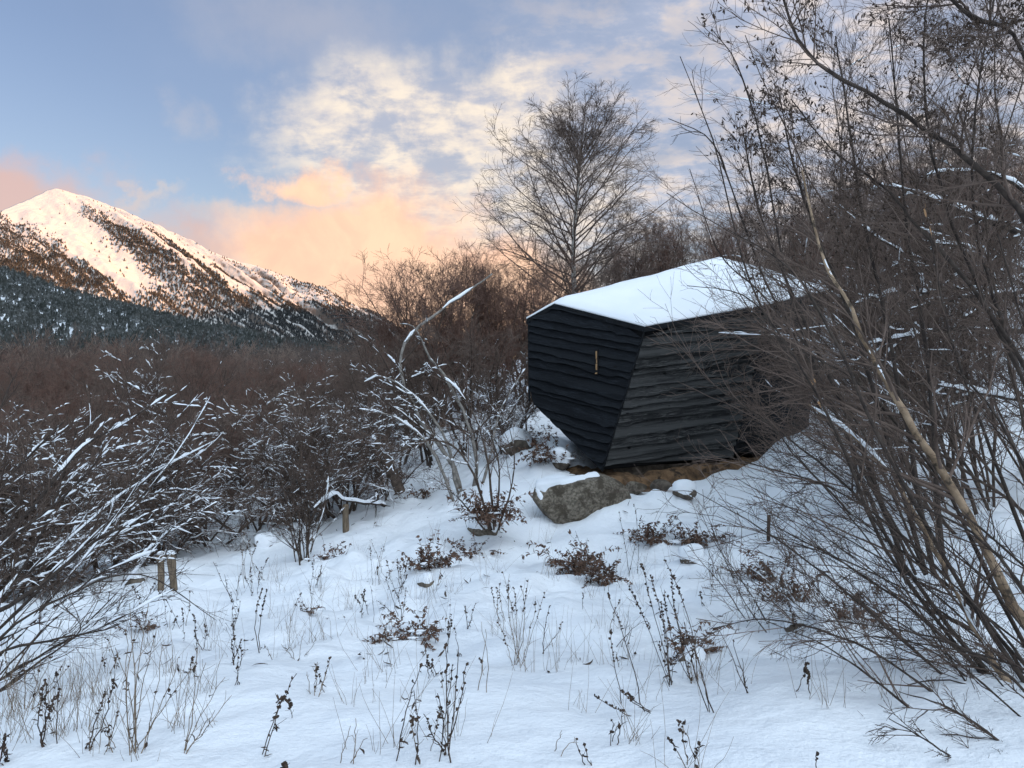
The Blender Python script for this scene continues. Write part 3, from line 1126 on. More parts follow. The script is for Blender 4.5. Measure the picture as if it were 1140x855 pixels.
def build_rocks():
    b = P(640, 558, 11.75)
    rock('boulder', b + np.array([0.0, 0, 0.03]), (0.84, 0.5, 0.43), 4, M['granite'], 'large grey granite boulder below the near corner of the cabin', 'boulder', 0.04, 0.15, 1.12, None, 5, (-0.6, 0.5))
    items = [((762, 550), 11.9, 0.17, 7, 'stone', 'rounded stone with a thick snow cap below the cabin front', 0.06, 0.45),
             ((735, 533), 12.35, 0.17, 8, 'stone', 'grey stone lying in the bare soil under the cabin', 0.0, 0.5),
             ((708, 537), 12.3, 0.16, 9, 'granite', 'pale stone wedged beneath the cabin near its lowest corner', 0.0, 0.5),
             ((668, 530), 12.35, 0.19, 10, 'soil', 'brown stone between the big boulder and the cabin corner', 0.03, 0.7),
             ((540, 588), 11.2, 0.26, 12, 'granite', 'upright mossy stone behind the rusty bracken left of the boulder', 0.06, 0.6),
             ((575, 488), 15.0, 0.3, 13, 'stone', 'snow topped rock on the bank left of the cabin wall', 0.08, 0.5),
             ((150, 648), 9.4, 0.15, 14, 'stone', 'low brown rock beside the two short posts', 0.02, 0.9),
             ((1112, 600), 7.6, 0.30, 15, 'stone', 'rock standing in for the dark hole in the bank at the foot of the tan stems', 0.10, 0.5),  # solid stone added in place of a dark hollow
             ((890, 692), 6.2, 0.14, 16, 'stone', 'dark stone showing in the small bank below the shrub', 0.07, 0.45),
             ((915, 700), 6.1, 0.11, 17, 'stone', 'smaller dark stone on the right of the small bank', 0.07, 0.45),
             ((296, 605), 11.7, 0.16, 18, 'stone', 'dark stone poking from snow below the bushes', 0.06, 0.5),
             ((345, 600), 11.4, 0.08, 19, 'stone', 'little dark stone right of the stone below the bushes', 0.03, 0.6),
             ((475, 648), 8.6, 0.11, 20, 'stone', 'snow capped stone under the bracken in mid slope', 0.035, 0.6),
             ((768, 735), 5.4, 0.10, 21, 'stone', 'dark clod among stems on the lower slope', 0.03, 0.7),
             ((625, 516), 13.6, 0.2, 22, 'stone', 'snow heaped rock left of the cabin corner', 0.12, 0.2),
             ((770, 622), 9.3, 0.12, 23, 'stone', 'stone standing in for the dark hole under rusty fern on the right slope', 0.08, 0.5)]  # stone added where there is only a dark gap beneath the fern
    for (px, py), Y, s, sd, mat, lab, sn, thr in items:
        p = P(px, py, Y)
        if py > 585:
            p = G(px, py) - np.array([0, 0, s * 0.22])
        z = gz(p[0], p[1])
        p[2] = min(max(p[2], z - s * 0.25), z + s * 0.5)
        rr = RNG(sd)
        rock('rock', p, (s * rr.uniform(0.9, 1.3), s * rr.uniform(0.8, 1.1), s * rr.uniform(0.6, 0.85)), sd, M[mat], lab, 'rock', sn, rr.uniform(0, 3), thr, None, 3)
    # bare soil where the cabin keeps the snow off
    a = P(648, 530, 12.5)
    bpt = P(905, 500, 14.2)
    ax = bpt - a
    L = np.linalg.norm(ax[:2])
    d = np.array([ax[0], ax[1]]) / L
    nr = np.array([-d[1], d[0]])
    U, V = np.meshgrid(np.linspace(-0.05, 1.05, 110), np.linspace(0, 1, 46), indexing='ij')
    ed = 0.10 * fbm(U * 9, V * 0, 14, 3)
    off = (V - 0.22 + ed * (1 - V)) * 1.7
    X = a[0] + d[0] * L * U + nr[0] * off
    Yy = a[1] + d[1] * L * U + nr[1] * off
    zline = a[2] + (bpt[2] - a[2]) * U - 0.06
    gnd = ground(X, Yy)
    lift = sstep(V, 0.0, 0.16) * (1 - sstep(V, 0.82, 1.0)) * sstep(U, -0.05, 0.08) * (1 - sstep(U, 0.92, 1.05))
    Z = (gnd - 0.12) * (1 - lift) + np.maximum(gnd + 0.035, np.minimum(zline, gnd + 0.3)) * lift + 0.05 * fbm(X / 0.16, Yy / 0.16, 12, 4) * lift
    g = Geo()
    g.add(np.stack([X, Yy, Z], -1), grid_faces(110, 46))
    tag(g.build('bare_soil', M['soil']), kind='structure')


build_rocks()


def post(px, py, hpx, wpx, label, lean=(0, 0), snow=True, mat='post', name='fence_post', cat='post'):
    p = G(px, py)
    Y = p[1]
    h = hpx * Y / FPX
    w = wpx * Y / FPX / 2
    root = empty(name, p, label, cat)
    rng = RNG(int(px))
    top = np.array([lean[0], lean[1], h])
    t = np.linspace(0, 1, 7)
    pts = np.array([[0, 0, -0.25]]) * (1 - t[:, None]) + top[None] * t[:, None]
    pts = pts + rng.normal(size=pts.shape) * w * 0.06
    r = w * (1.0 + 0.08 * rng.normal(size=7))
    g = Geo()
    tubes(g, pts[None], r[None], 9)
    last = len(g.v[0]) - 9
    g.add(np.vstack([g.v[0][last:], pts[-1] + np.array([0, 0, w * 0.2])]), np.array([[i, (i + 1) % 9, 9] for i in range(9)]))
    g.build('shaft', M[mat], root)
    if snow:
        g = Geo()
        q = np.array([top + np.array([0, 0, dz]) * w for dz in (-0.15, 0.0, 0.55, 0.95, 1.15)])
        tubes(g, q[None], np.array([[0.7, 1.08, 1.05, 0.7, 0.05]]) * w, 10)
        g.build('snow_cap', M['snow_small'], root)
    return root


post(179, 658, 40, 8, 'upright short wooden post with snow on its top, left one of the leaning pair', (0.0, 0))
post(196, 659, 40, 8, 'short wooden post tilted to its left beside the upright post', (-0.06, 0))
post(385, 592, 30, 7, 'grey post carrying a snowy fallen branch near the middle bushes', (0, 0), False)
post(855, 604, 29, 4, 'thin dark stick standing in the snow below the cabin right end', (0.01, 0), False, 'weed_dark', 'stake', 'stake')


# ------------------------------------------------------------------ trees and shrubs
def lists(*levels):
    return [l for l in levels if l is not None]


def assemble(name, loc, trunk, crown, mt, mc, label, cat='tree', group=None, snow=None, kt=6, kc=(4, 3), extra=None):
    """trunk / crown: lists of (P, R) in local coordinates"""
    root = empty(name, loc, label, cat, group)
    g = Geo()
    for Pp, R in trunk:
        tubes(g, Pp, R, kt)
    g.build('trunk', mt, root)
    g = Geo()
    for i, (Pp, R) in enumerate(crown):
        tubes(g, Pp, R, kc[0] if i == 0 else kc[1])
    g.build('crown', mc, root)
    if snow is not None and snow.nv:
        snow.build('snow_cover', M['snow_small'], root)['kind'] = 'stuff'
    if extra:
        for nm, gg, mm in extra:
            gg.build(nm, mm, root)
    return root


def radial_dirs(rng, n, el0, el1, az0=0, az1=360):
    a = np.radians(rng.uniform(az0, az1, n))
    e = np.radians(rng.uniform(el0, el1, n))
    return np.stack([np.cos(e) * np.cos(a), np.cos(e) * np.sin(a), np.sin(e)], -1)


def thicket_tree(seed, h, mt, mc, label, group, name='bare_tree', stems=5, el=(62, 86), snowy=0.0, dens=1.0, rmin=0.0042, up=0.05, wob=0.13, m2=7, m3=5, loc=(0, 0, 0), lowp=False, cat='tree', thick=0.02):
    """a bare many-stemmed tree with a rounded head of twigs"""
    rng = RNG(seed)
    B = stems
    st = rng.normal(size=(B, 3)) * np.array([[0.16, 0.16, 0]]) * h / 4 + np.array([[0, 0, -0.15]])
    L = h * rng.uniform(0.72, 1.02, B)
    S = grow(st, radial_dirs(rng, B, *el), L, 9, 0.10, 0.04, rng)
    SR = taper(h * rng.uniform(0.007, 0.012, B), h * 0.0016, 9, B)
    m1 = int(16 * dens)
    A, AR = spawn(S, SR, rng, m1, 0.22, 1.0, 22, 60, 0.26, 0.46, 0.6, 7, wob, up, rmin * 1.3, 0.45)
    Bq, BR = spawn(A, AR, rng, m2, 0.2, 1.0, 22, 58, 0.36, 0.7, 0.6, 5, wob * 1.2, up * 0.6, rmin, 0.4)
    lv = [(A, AR), (Bq, BR)]
    if not lowp:
        Cq, CR = spawn(Bq, BR, rng, m3, 0.15, 1.0, 22, 58, 0.4, 0.8, 0.7, 4, wob * 1.2, up * 0.4, rmin * 0.8, 0.3)
        lv.append((Cq, CR))
    sg = None
    if snowy > 0:
        sg = Geo()
        snow_on(sg, S, SR, rng, snowy, thick * 1.3)
        snow_on(sg, A, AR, rng, snowy, thick)
        snow_on(sg, Bq, BR, rng, snowy * 0.7, thick * 0.75, 4, 0, 7)
    return assemble(name, loc, [(S, SR)], lv, mt, mc, label, cat, group, sg)


def arching_shrub(seed, stems, label, mt, mc, loc=(0, 0, 0), group=None, m=(9, 6, 3), rmin=0.003, snowy=0.0, thick=0.02, a1=(20, 50), l1=(0.3, 0.55), name='shrub', up1=0.02, n1=7,
                  wob=0.10, t1=(0.18, 0.98), cat='shrub', snow_lv=3, extra=None, kt=6, kc=(4, 3), l2=(0.35, 0.7)):
    """stems: (P, R) already in world space (loc subtracted here)"""
    rng = RNG(seed)
    S, SR = stems
    S = S - np.asarray(loc)[None, None]
    SR = SR * (1 + 0.10 * rng.normal(size=SR.shape))
    S = S + rng.normal(size=S.shape) * SR[..., None] * 0.35
    A, AR = spawn(S, SR, rng, m[0], t1[0], t1[1], a1[0], a1[1], l1[0], l1[1], 0.55, n1, wob, up1, rmin * 1.4, 0.5)
    lv = [(A, AR)]
    Bq, BR = spawn(A, AR, rng, m[1], 0.15, 1.0, 18, 50, l2[0], l2[1], 0.6, 5, wob * 1.1, up1 * 0.7, rmin, 0.4)
    lv.append((Bq, BR))
    if m[2]:
        Cq, CR = spawn(Bq, BR, rng, m[2], 0.15, 1.0, 18, 50, 0.4, 0.8, 0.7, 4, wob, 0.0, rmin * 0.8, 0.3)
        lv.append((Cq, CR))
    sg = None
    if snowy > 0:
        sg = Geo()
        snow_on(sg, S, SR, rng, min(1, snowy * 1.4), thick * 1.3, 6, 0, 22, True)
        if snow_lv > 1:
            snow_on(sg, A, AR, rng, snowy, thick, 5, 0, 12)
        if snow_lv > 2:
            snow_on(sg, Bq, BR, rng, snowy * 0.8, thick * 0.7, 4, 0, 7)
    ex = None
    if extra:
        ex = extra(rng, S, SR, lv)
    return assemble(name, loc, [(S, SR)], lv, mt, mc, label, cat, group, sg, kt, kc, ex)


# ---- the birch behind the cabin
def build_birch():
    rng = RNG(42)
    Y = 25.0
    b = at(640, Y)
    H = P(648, 84, Y)[2] - b[2]
    trunk = catmull([(0, 0, -0.3), (0.03, 0, H * 0.25), (-0.05, 0.05, H * 0.5), (0.12, 0, H * 0.75), (0.24, 0, H * 0.845)], 18)[None]
    TR = taper(0.125, 0.012, 18, 1)
    n1 = 84
    t = 0.20 + 0.77 * np.linspace(0, 1, n1) ** 0.88 + rng.uniform(-0.01, 0.01, n1)
    i0 = (t * 17).astype(int)
    fr = (t * 17 - i0)[:, None]
    s = trunk[0, i0] * (1 - fr) + trunk[0, np.minimum(i0 + 1, 17)] * fr
    az = np.arange(n1) * 2.4 + rng.uniform(-0.5, 0.5, n1)
    e = np.radians(np.interp(t, [0.2, 0.5, 0.95], [22, 38, 56]) + rng.uniform(-9, 9, n1))
    d = np.stack([np.cos(e) * np.cos(az), np.cos(e) * np.sin(az), np.sin(e)], -1)
    L = H * np.interp(t, [0.18, 0.36, 0.6, 0.8, 0.97], [0.38, 0.42, 0.36, 0.26, 0.15]) * rng.uniform(0.8, 1.12, n1)
    A = grow(s, d, L, 10, 0.065, 0.012, rng)
    AR = taper(np.interp(t, [0.2, 0.95], [0.046, 0.012]), 0.006, 10, n1)
    Bq, BR = spawn(A, AR, rng, 11, 0.2, 0.98, 22, 52, 0.24, 0.46, 0.55, 7, 0.11, 0.0, 0.0065, 0.4)
    Cq, CR = spawn(Bq, BR, rng, 6, 0.15, 1.0, 20, 50, 0.38, 0.7, 0.6, 6, 0.10, -0.06, 0.005, 0.4)
    Dq, DR = spawn(Cq, CR, rng, 2, 0.1, 1.0, 18, 50, 0.45, 0.9, 0.7, 5, 0.10, -0.10, 0.0036, 0.3)
    root = empty('birch_tree', b, 'tall bare birch with a pale trunk rising behind the cabin roof', 'tree')
    root.scale = (1.0, 1.0, 0.905)
    g = Geo()
    tubes(g, trunk, TR, 9)
    g.build('trunk', M['birch'], root)
    g = Geo()
    tubes(g, A, AR, 5)
    tubes(g, Bq, BR, 3)
    tubes(g, Cq, CR, 3)
    tubes(g, Dq, DR, 3)
    g.build('crown', M['twig_brown'], root)


build_birch()

# ---- bare trees and bushes of the valley and the bank
PROTO = {}


def build_background():
    rng = RNG(77)
    # six kinds, each built once and copied (copies are turned and scaled)
    protos = [
        ('red', thicket_tree(101, 4.6, M['bark'], M['twig_red'], 'x', None, stems=12, el=(52, 88), dens=1.15, wob=0.16)),
        ('red2', thicket_tree(102, 4.2, M['bark'], M['twig_red'], 'x', None, stems=9, el=(54, 86), wob=0.16)),
        ('brown', thicket_tree(103, 4.0, M['bark_dark'], M['twig_brown'], 'x', None, stems=6, el=(60, 85))),
        ('brown2', thicket_tree(104, 3.4, M['bark'], M['twig_brown'], 'x', None, stems=7, el=(50, 82), snowy=0.25, thick=0.022)),
        ('snowy', thicket_tree(105, 3.0, M['bark'], M['twig_brown'], 'x', None, stems=9, el=(38, 80), snowy=0.6, thick=0.020, wob=0.2, up=0.0, m3=4, name='snowy_shrub', cat='shrub')),
        ('snowy2', thicket_tree(106, 2.5, M['bark'], M['twig_brown'], 'x', None, stems=9, el=(28, 72), snowy=0.62, thick=0.020, wob=0.22, up=-0.01, m3=4, name='snowy_shrub', cat='shrub')),
    ]
    hs = dict(red=4.6, red2=4.2, brown=4.0, brown2=3.4, snowy=3.0, snowy2=2.5)
    pd = dict(protos)
    used = set()

    def place(kind, x, y, h, label, group=None, squash=1.0, sink=0.1):
        z = gz(x, y) - sink
        s = h / hs[kind]
        sc = (s * squash, s * squash, s)
        rz = float(rng.uniform(0, 6.28))
        if kind in used:
            r = copy_tree(pd[kind], (x, y, z), rz, sc, label, group)
            if group is None and 'group' in r.keys():
                del r['group']
        else:
            used.add(kind)
            r = pd[kind]
            r.location = (x, y, z)
            r.rotation_euler = (0, 0, rz)
            r.scale = sc
            r['label'] = label
            if group:
                r['group'] = group
        return r

    # named ones on the bank round the cabin: px of the base, distance, px of the top
    named = [
        ('red', 500, 22, 268, 1.0, 'rounded reddish bush against the peach cloud left of the birch'),
        ('red', 517, 24, 274, 0.8, 'dense reddish bush just behind the rounded one'),
        ('red2', 462, 21, 300, 1.0, 'lower reddish bush on the left flank of the rounded one'),
        ('red', 548, 23, 282, 0.9, 'reddish bare bush between the rounded bush and the birch'),
        ('red2', 590, 24, 282, 0.9, 'twiggy brown bush at the foot of the birch on its left'),
        ('brown', 430, 19, 352, 1.0, 'low brown bush at the lower end of the mountain ridge'),
        ('brown', 690, 26, 262, 1.0, 'bare brown tree behind the roof just right of the birch'),
        ('red', 735, 27, 236, 0.9, 'tall brown bush above the middle of the cabin roof'),
        ('brown', 780, 28, 238, 1.0, 'bare bush above the highest point of the cabin roof'),
        ('red2', 825, 26, 226, 0.9, 'bare bush above the right half of the cabin roof'),
        ('brown', 868, 24, 215, 0.9, 'brown bush above the right end of the cabin roof'),
        ('brown', 528, 17, 352, 1.0, 'brown bush behind the long crooked snowy branch'),
        ('brown2', 575, 18.5, 345, 0.9, 'bush with a little snow close to the cabin left edge'),
        ('brown', 480, 16.5, 375, 1.0, 'brown bush below the crooked snowy branch'),
        ('brown2', 440, 17, 385, 1.0, 'thin brown bush left of the crooked snowy branch'),
        ('snowy', 560, 15.6, 408, 0.8, 'snow dusted shrub under the left side of the cabin'),
    ]
    for kind, px, Y, py, sq, lab in named:
        b = at(px, Y)
        h = P(px, py, Y)[2] - b[2] + 0.1
        place(kind, b[0], b[1], h, lab, None, sq)
    # hillside right of the cabin, behind the near shrubs
    G1 = 'bare trees on the hillside right of the cabin'
    L1 = 'bare brown tree on the snowy hillside right of the cabin'
    k = 0
    for px, Y, py in [(905, 27, 205), (940, 22, 190), (985, 26, 175), (1020, 20, 190), (1060, 24, 150), (1100, 19, 170), (1135, 23, 140), (1180, 20, 150), (960, 34, 180), (1040, 36, 150), (1120, 33, 120),
                      (1200, 30, 120), (880, 33, 215), (820, 40, 228), (760, 44, 240), (700, 42, 262), (650, 40, 272), (600, 40, 288), (1010, 16.5, 280), (1090, 15.5, 280), (1160, 16, 250), (960, 18, 270)]:
        b = at(px, Y)
        h = P(px, py, Y)[2] - b[2] + 0.1
        place(['brown', 'red2', 'brown', 'red'][k % 4], b[0], b[1], min(h, 7.5), L1, G1, 0.9)
        k += 1
    # the thicket along the foot of the slope, left of the picture
    snowy = [(330, 12.9, 412, 'snowy', 1.1, 'snow laden bush in the middle with stems arching over to its left'),
             (385, 13.6, 405, 'snowy', 1.0, 'dark snowy bush behind the post with the fallen branch'),
             (285, 13.8, 430, 'snowy2', 1.1, 'snowy arching bush left of the middle snow laden one'),
             (230, 13.0, 462, 'snowy2', 1.2, 'low snowy bush behind the pair of short posts'),
             (175, 12.2, 455, 'snowy', 1.1, 'dark tangled bush rising directly behind the pair of posts'),
             (120, 11.5, 470, 'snowy2', 1.2, 'snow dusted bush left of the pair of posts'),
             (60, 11.0, 450, 'snowy', 1.1, 'broad snowy bush near the left edge behind the long snowy stems'),
             (0, 10.5, 440, 'snowy', 1.1, 'snowy bush cut by the left edge of the view'),
             (430, 14.5, 420, 'snowy', 0.9, 'snowy shrub behind the broken leaning trunk'),
             (-60, 9.5, 470, 'snowy2', 1.2, 'snowy bush just past the left edge of the view')]
    for px, Y, py, kd, sq, lab in snowy:
        b = at(px, Y)
        h = P(px, py, Y)[2] - b[2] + 0.1
        place(kd, b[0], b[1], h, lab, 'snowy bushes at the foot of the slope', sq)
    # one taller snow tipped tree among the thicket
    b = at(170, 21)
    hh = P(170, 392, 21)[2] - b[2] + 0.1
    t = thicket_tree(107, hh, M['bark'], M['twig_brown'], 'conical tree with snow tipped twigs standing above the brown thicket', None, stems=5, el=(74, 89), snowy=0.55, thick=0.05, wob=0.16)
    t.location = b
    G2 = 'bare bushes of the brown thicket in the valley'
    L2 = 'bare brown bush in the dense valley thicket below the mountain'
    kinds = ['brown', 'red', 'brown2', 'red2', 'brown', 'brown']
    for row, (Y, n, py) in enumerate([(15.0, 9, 455), (17.5, 11, 432), (20.5, 12, 416), (24, 13, 406), (29, 14, 398), (36, 16, 394), (45, 17, 391), (56, 18, 390)]):
        for i in range(n):
            px = -130 + (590 if row > 1 else 540) * (i + rng.uniform(0.15, 0.85)) / n
            yy = Y * rng.uniform(0.93, 1.08)
            b = at(px, yy)
            h = P(px, py + rng.uniform(-10, 14), yy)[2] - b[2]
            if h < 1.0:
                continue
            kd = kinds[int(rng.integers(0, 6))]
            place(kd, b[0], b[1], min(h, 6.5), L2, G2, rng.uniform(0.85, 1.15))
    # the wood that carries on to the foot of the mountain
    woods = [Geo(), Geo(), Geo()]
    rr = RNG(303)
    base = []
    for s in range(5):
        B = 5
        st = rr.normal(size=(B, 3)) * np.array([[0.05, 0.05, 0]])
        S = grow(st, radial_dirs(rr, B, 62, 86), rr.uniform(0.7, 1.0, B), 5, 0.1, 0.04, rr)
        SR = taper(0.010, 0.003, 5, B)
        A, AR = spawn(S, SR, rr, 10, 0.2, 0.98, 22, 55, 0.34, 0.6, 0.6, 4, 0.13, 0.05, 0.0034, 0.5)
        Bq, BR = spawn(A, AR, rr, 6, 0.15, 1.0, 20, 50, 0.4, 0.8, 0.7, 3, 0.14, 0.03, 0.0026, 0.4)
        gg = Geo()
        tubes(gg, S, SR, 3)
        tubes(gg, A, AR, 3)
        tubes(gg, Bq, BR, 3)
        base.append((np.concatenate(gg.v), np.concatenate(gg.f)))
    n = 560
    for i in range(n):
        yy = 62 * (420 / 62) ** rr.uniform(0, 1)
        px = rr.uniform(-120, 620)
        x = (px - 570) / FPX * yy
        z = gz(x, yy)
        tgt = np.interp(yy, [60, 120, 420], [391, 391, 386]) + rr.uniform(-6, 12) + 22 * vnoise(px / 55, yy / 60, 8)
        h = EYE + (427.5 - tgt) / FPX * yy - z
        h = min(max(float(h) * rr.uniform(0.85, 1.1), 3.5), 17.0)
        v, f = base[i % 5]
        q = rotz(v, rr.uniform(0, 6.28)) * np.array([[h, h, h]]) * np.array([[1.15, 1.15, 1.0]])
        woods[int(rr.choice([0, 0, 1, 1, 2]))].add(q + np.array([[x, yy, z - 0.1]]), f)
    for g, mm in zip(woods, ('twig_wood', 'twig_dusk', 'twig_pale')):
        tag(g.build('bare_woodland', M[mm]), kind='stuff')


build_background()


# ---- shrubs drawn stem by stem
def px_stems(rows, n=16):
    """rows: (pixel path, distance at the start, distance at the end, radius at the start, radius at the end)"""
    Ps, Rs = [], []
    for path, Y0, Y1, r0, r1 in rows:
        m = len(path)
        pts = [P(px, py, Y0 + (Y1 - Y0) * i / (m - 1)) for i, (px, py) in enumerate(path)]
        Ps.append(catmull(pts, n))
        Rs.append(np.linspace(r0, r1, n))
    return np.stack(Ps), np.stack(Rs)


def fan(rng, base, n, spread, az, el, L, r0, r1, npt=14, wob=0.05, up=0.0, rin=0.6):
    st = np.asarray(base)[None] + rng.normal(size=(n, 3)) * np.array([[spread, spread, 0]]) + np.array([[0, 0, -0.15]])
    S = grow(st, radial_dirs(rng, n, el[0], el[1], az[0], az[1]), rng.uniform(L[0], L[1], n), npt, wob, up, rng)
    return S, taper(rng.uniform(r0 * rin, r0, n), r1, npt, n)


def catkins(rng, S, SR, lv):
    """dark buds and withered catkins hanging on the outer twigs"""
    Pp, R = lv[-1]
    sel = rng.uniform(size=len(Pp)) < 0.33
    tip = np.concatenate([Pp[sel][:, -1], Pp[sel][:, 2]])
    B = len(tip)
    d = rng.normal(size=(B, 3)) * 0.5 + np.array([[0, 0, -0.6]])
    L = rng.uniform(0.02, 0.045, B)
    Q = grow(tip, d, L, 4, 0.2, 0, rng)
    r = np.array([[0.002, 0.0065, 0.006, 0.001]]) * rng.uniform(0.6, 1.1, (B, 1))
    g = Geo()
    tubes(g, Q, r, 4)
    return [('catkins', g, M['weed_dark'])]


def build_right():
    # two pale leaning stems with their twigs
    tan = px_stems([([(1290, 900), (1140, 690), (1075, 570), (1010, 465), (975, 405), (940, 330), (915, 285), (893, 190)], 4.0, 5.6, 0.029, 0.007),
                    ([(1290, 970), (1140, 785), (1080, 690), (1035, 600), (985, 520), (940, 478), (900, 450)], 3.9, 5.4, 0.022, 0.007),
                    ], 26)
    arching_shrub(201, tan, 'leaning shrub with two pale tan stems carrying snow in front of the right slope', M['bark_tan'], M['twig_brown'], loc=at(1290, 4.4), m=(20, 7, 3), rmin=0.0018, snowy=0.9, thick=0.014,
                  a1=(20, 55), l1=(0.16, 0.32), snow_lv=1, kt=8, t1=(0.25, 1.0))
    # dark tree in the upper right corner
    dark = px_stems([([(1330, 640), (1240, 420), (1140, 241), (1065, 170), (996, 121), (935, 85), (896, 55), (872, 0), (862, -60)], 5.2, 5.0, 0.024, 0.005),
                     ([(1300, 620), (1220, 330), (1140, 62), (1085, 20), (1040, -20), (1000, -80)], 5.4, 4.8, 0.022, 0.007),
                     ([(1240, 640), (1180, 480), (1090, 330), (1020, 250), (985, 210), (925, 165), (880, 110)], 5.5, 5.6, 0.018, 0.004),
                     ([(1250, 600), (1150, 440), (1080, 300), (1040, 180), (1028, 60), (1040, -60)], 5.8, 5.8, 0.017, 0.005),
                     ([(1330, 500), (1230, 200), (1180, 20), (1140, -100)], 5.0, 4.7, 0.020, 0.008),
                     ([(1210, 630), (1130, 400), (1085, 240), (1090, 90), (1120, -60)], 6.2, 6.2, 0.017, 0.005)], 24)
    arching_shrub(202, dark, 'dark many limbed tree filling the upper right corner', M['bark_dark'], M['twig_brown'], loc=at(1260, 5.4), m=(22, 9, 4), rmin=0.0019, a1=(20, 60), l1=(0.09, 0.21),
                  name='alder_tree', cat='tree', extra=catkins, up1=0.03, t1=(0.25, 1.0), kt=7)
    # upright shrub with catkins against the sky
    up = px_stems([([(1010, 640), (960, 500), (915, 400), (878, 320), (850, 250), (835, 190), (828, 150)], 6.2, 6.0, 0.022, 0.004),
                   ([(1030, 640), (985, 480), (950, 360), (905, 250), (880, 170), (866, 95)], 6.3, 6.2, 0.022, 0.004),
                   ([(1040, 640), (1010, 480), (985, 350), (960, 240), (945, 140), (930, 40)], 6.4, 6.4, 0.022, 0.005),
                   ([(1050, 640), (1040, 500), (1030, 380), (1010, 260), (1000, 140), (990, 20)], 6.6, 6.6, 0.024, 0.006)], 22)
    arching_shrub(203, up, 'upright bare shrub with dark catkins reaching over the right end of the roof', M['bark_dark'], M['twig_brown'], loc=at(1025, 6.3), m=(20, 8, 3), rmin=0.0019, a1=(16, 48), l1=(0.10, 0.22),
                  extra=catkins, up1=0.03, t1=(0.4, 1.0), name='hazel_shrub')
    long_whips = px_stems([([(1010, 650), (950, 520), (880, 400), (830, 300), (795, 160), (757, 63)], 6.0, 5.8, 0.014, 0.0025),
                           ([(1020, 640), (940, 480), (880, 330), (850, 170), (822, 75), (793, 33)], 6.1, 5.7, 0.013, 0.0025),
                           ([(1030, 640), (980, 520), (930, 430), (860, 330), (815, 210), (790, 155), (744, 132)], 6.2, 6.0, 0.013, 0.0025),
                           ([(1030, 640), (960, 520), (900, 400), (850, 330), (800, 280), (768, 188)], 6.2, 6.0, 0.012, 0.0025)], 22)
    arching_shrub(219, long_whips, 'few long bare whips standing out alone against the sky right of the birch', M['bark_dark'], M['twig_dark'], loc=at(1020, 6.1), m=(7, 3, 0), rmin=0.002, a1=(15, 40), l1=(0.05, 0.14),
                  name='whippy_shrub', up1=0.03, t1=(0.45, 0.97))
    # limbs lined with snow, growing almost level across the right slope
    limbs = px_stems([([(1260, 320), (1200, 290), (1140, 262), (1077, 236), (1015, 213), (975, 205)], 8.6, 8.2, 0.055, 0.012),
                      ([(1260, 340), (1190, 322), (1140, 325), (1105, 328), (1060, 332), (1010, 345)], 8.4, 7.8, 0.045, 0.010),
                      ([(1260, 380), (1180, 345), (1100, 322), (1018, 325), (985, 327), (950, 338)], 8.8, 8.4, 0.04, 0.008),
                      ([(1260, 400), (1160, 372), (1054, 367), (1008, 374), (965, 384)], 8.4, 7.9, 0.035, 0.008),
                      ([(1260, 420), (1140, 340), (1060, 300), (998, 277), (956, 249)], 9.0, 8.6, 0.035, 0.008),
                      ([(1270, 470), (1190, 455), (1116, 442), (1065, 432), (1020, 426)], 7.8, 7.4, 0.035, 0.008),
                      ([(1270, 300), (1190, 250), (1120, 200), (1070, 190), (1030, 195)], 9.0, 8.6, 0.03, 0.008),
                      ([(1260, 300), (1180, 310), (1120, 290), (1080, 275), (1040, 270)], 8.9, 8.3, 0.035, 0.008)], 22)
    arching_shrub(218, limbs, 'fallen back tree with level limbs thickly lined with snow on the right slope', M['bark_dark'], M['twig_dark'], loc=at(1260, 8.6), m=(12, 6, 2), rmin=0.003, snowy=0.9, thick=0.030, a1=(20, 60),
                  l1=(0.10, 0.26), name='leaning_tree', cat='tree', snow_lv=2)
    # thin whips arching low over the snow at the lower right
    rng = RNG(204)
    low = px_stems([([(1250, 900), (1100, 700), (985, 500), (930, 380), (880, 300), (810, 255)], 4.2, 4.6, 0.016, 0.003),
                    ([(1230, 900), (1050, 690), (960, 560), (880, 490), (810, 440), (765, 405)], 4.2, 5.2, 0.014, 0.002),
                    ([(1230, 900), (1060, 760), (930, 650), (850, 590), (770, 545)], 4.0, 5.0, 0.013, 0.002),
                    ([(1230, 880), (1040, 700), (960, 640), (890, 600), (800, 555)], 4.1, 5.4, 0.012, 0.002),
                    ([(1240, 900), (1080, 800), (960, 720), (860, 690), (790, 700)], 3.8, 4.4, 0.011, 0.002),
                    ([(1240, 920), (1090, 850), (990, 770), (920, 720), (850, 690)], 3.6, 4.0, 0.011, 0.002),
                    ([(1250, 900), (1130, 700), (1050, 540), (960, 430), (900, 395), (845, 362)], 4.4, 5.2, 0.016, 0.003),
                    ([(1260, 900), (1180, 700), (1110, 520), (1060, 380), (1035, 260)], 4.6, 5.0, 0.018, 0.004),
                    ([(1230, 930), (1080, 860), (985, 830), (905, 815)], 3.5, 3.8, 0.009, 0.002),
                    ([(1230, 900), (1120, 720), (1020, 610), (930, 545), (850, 520), (780, 500)], 4.3, 5.6, 0.013, 0.002),
                    ([(1230, 900), (1010, 650), (930, 480), (880, 390), (830, 330), (765, 318)], 4.3, 5.0, 0.013, 0.002)], 22)
    arching_shrub(204, low, 'tangle of thin dark whips arching left over the snow at the lower right', M['bark_dark'], M['twig_brown'], loc=at(1240, 4.0), m=(8, 4, 2), rmin=0.0016, a1=(14, 42), l1=(0.16, 0.40),
                  name='whippy_shrub', up1=0.0, t1=(0.25, 1.0), wob=0.09)
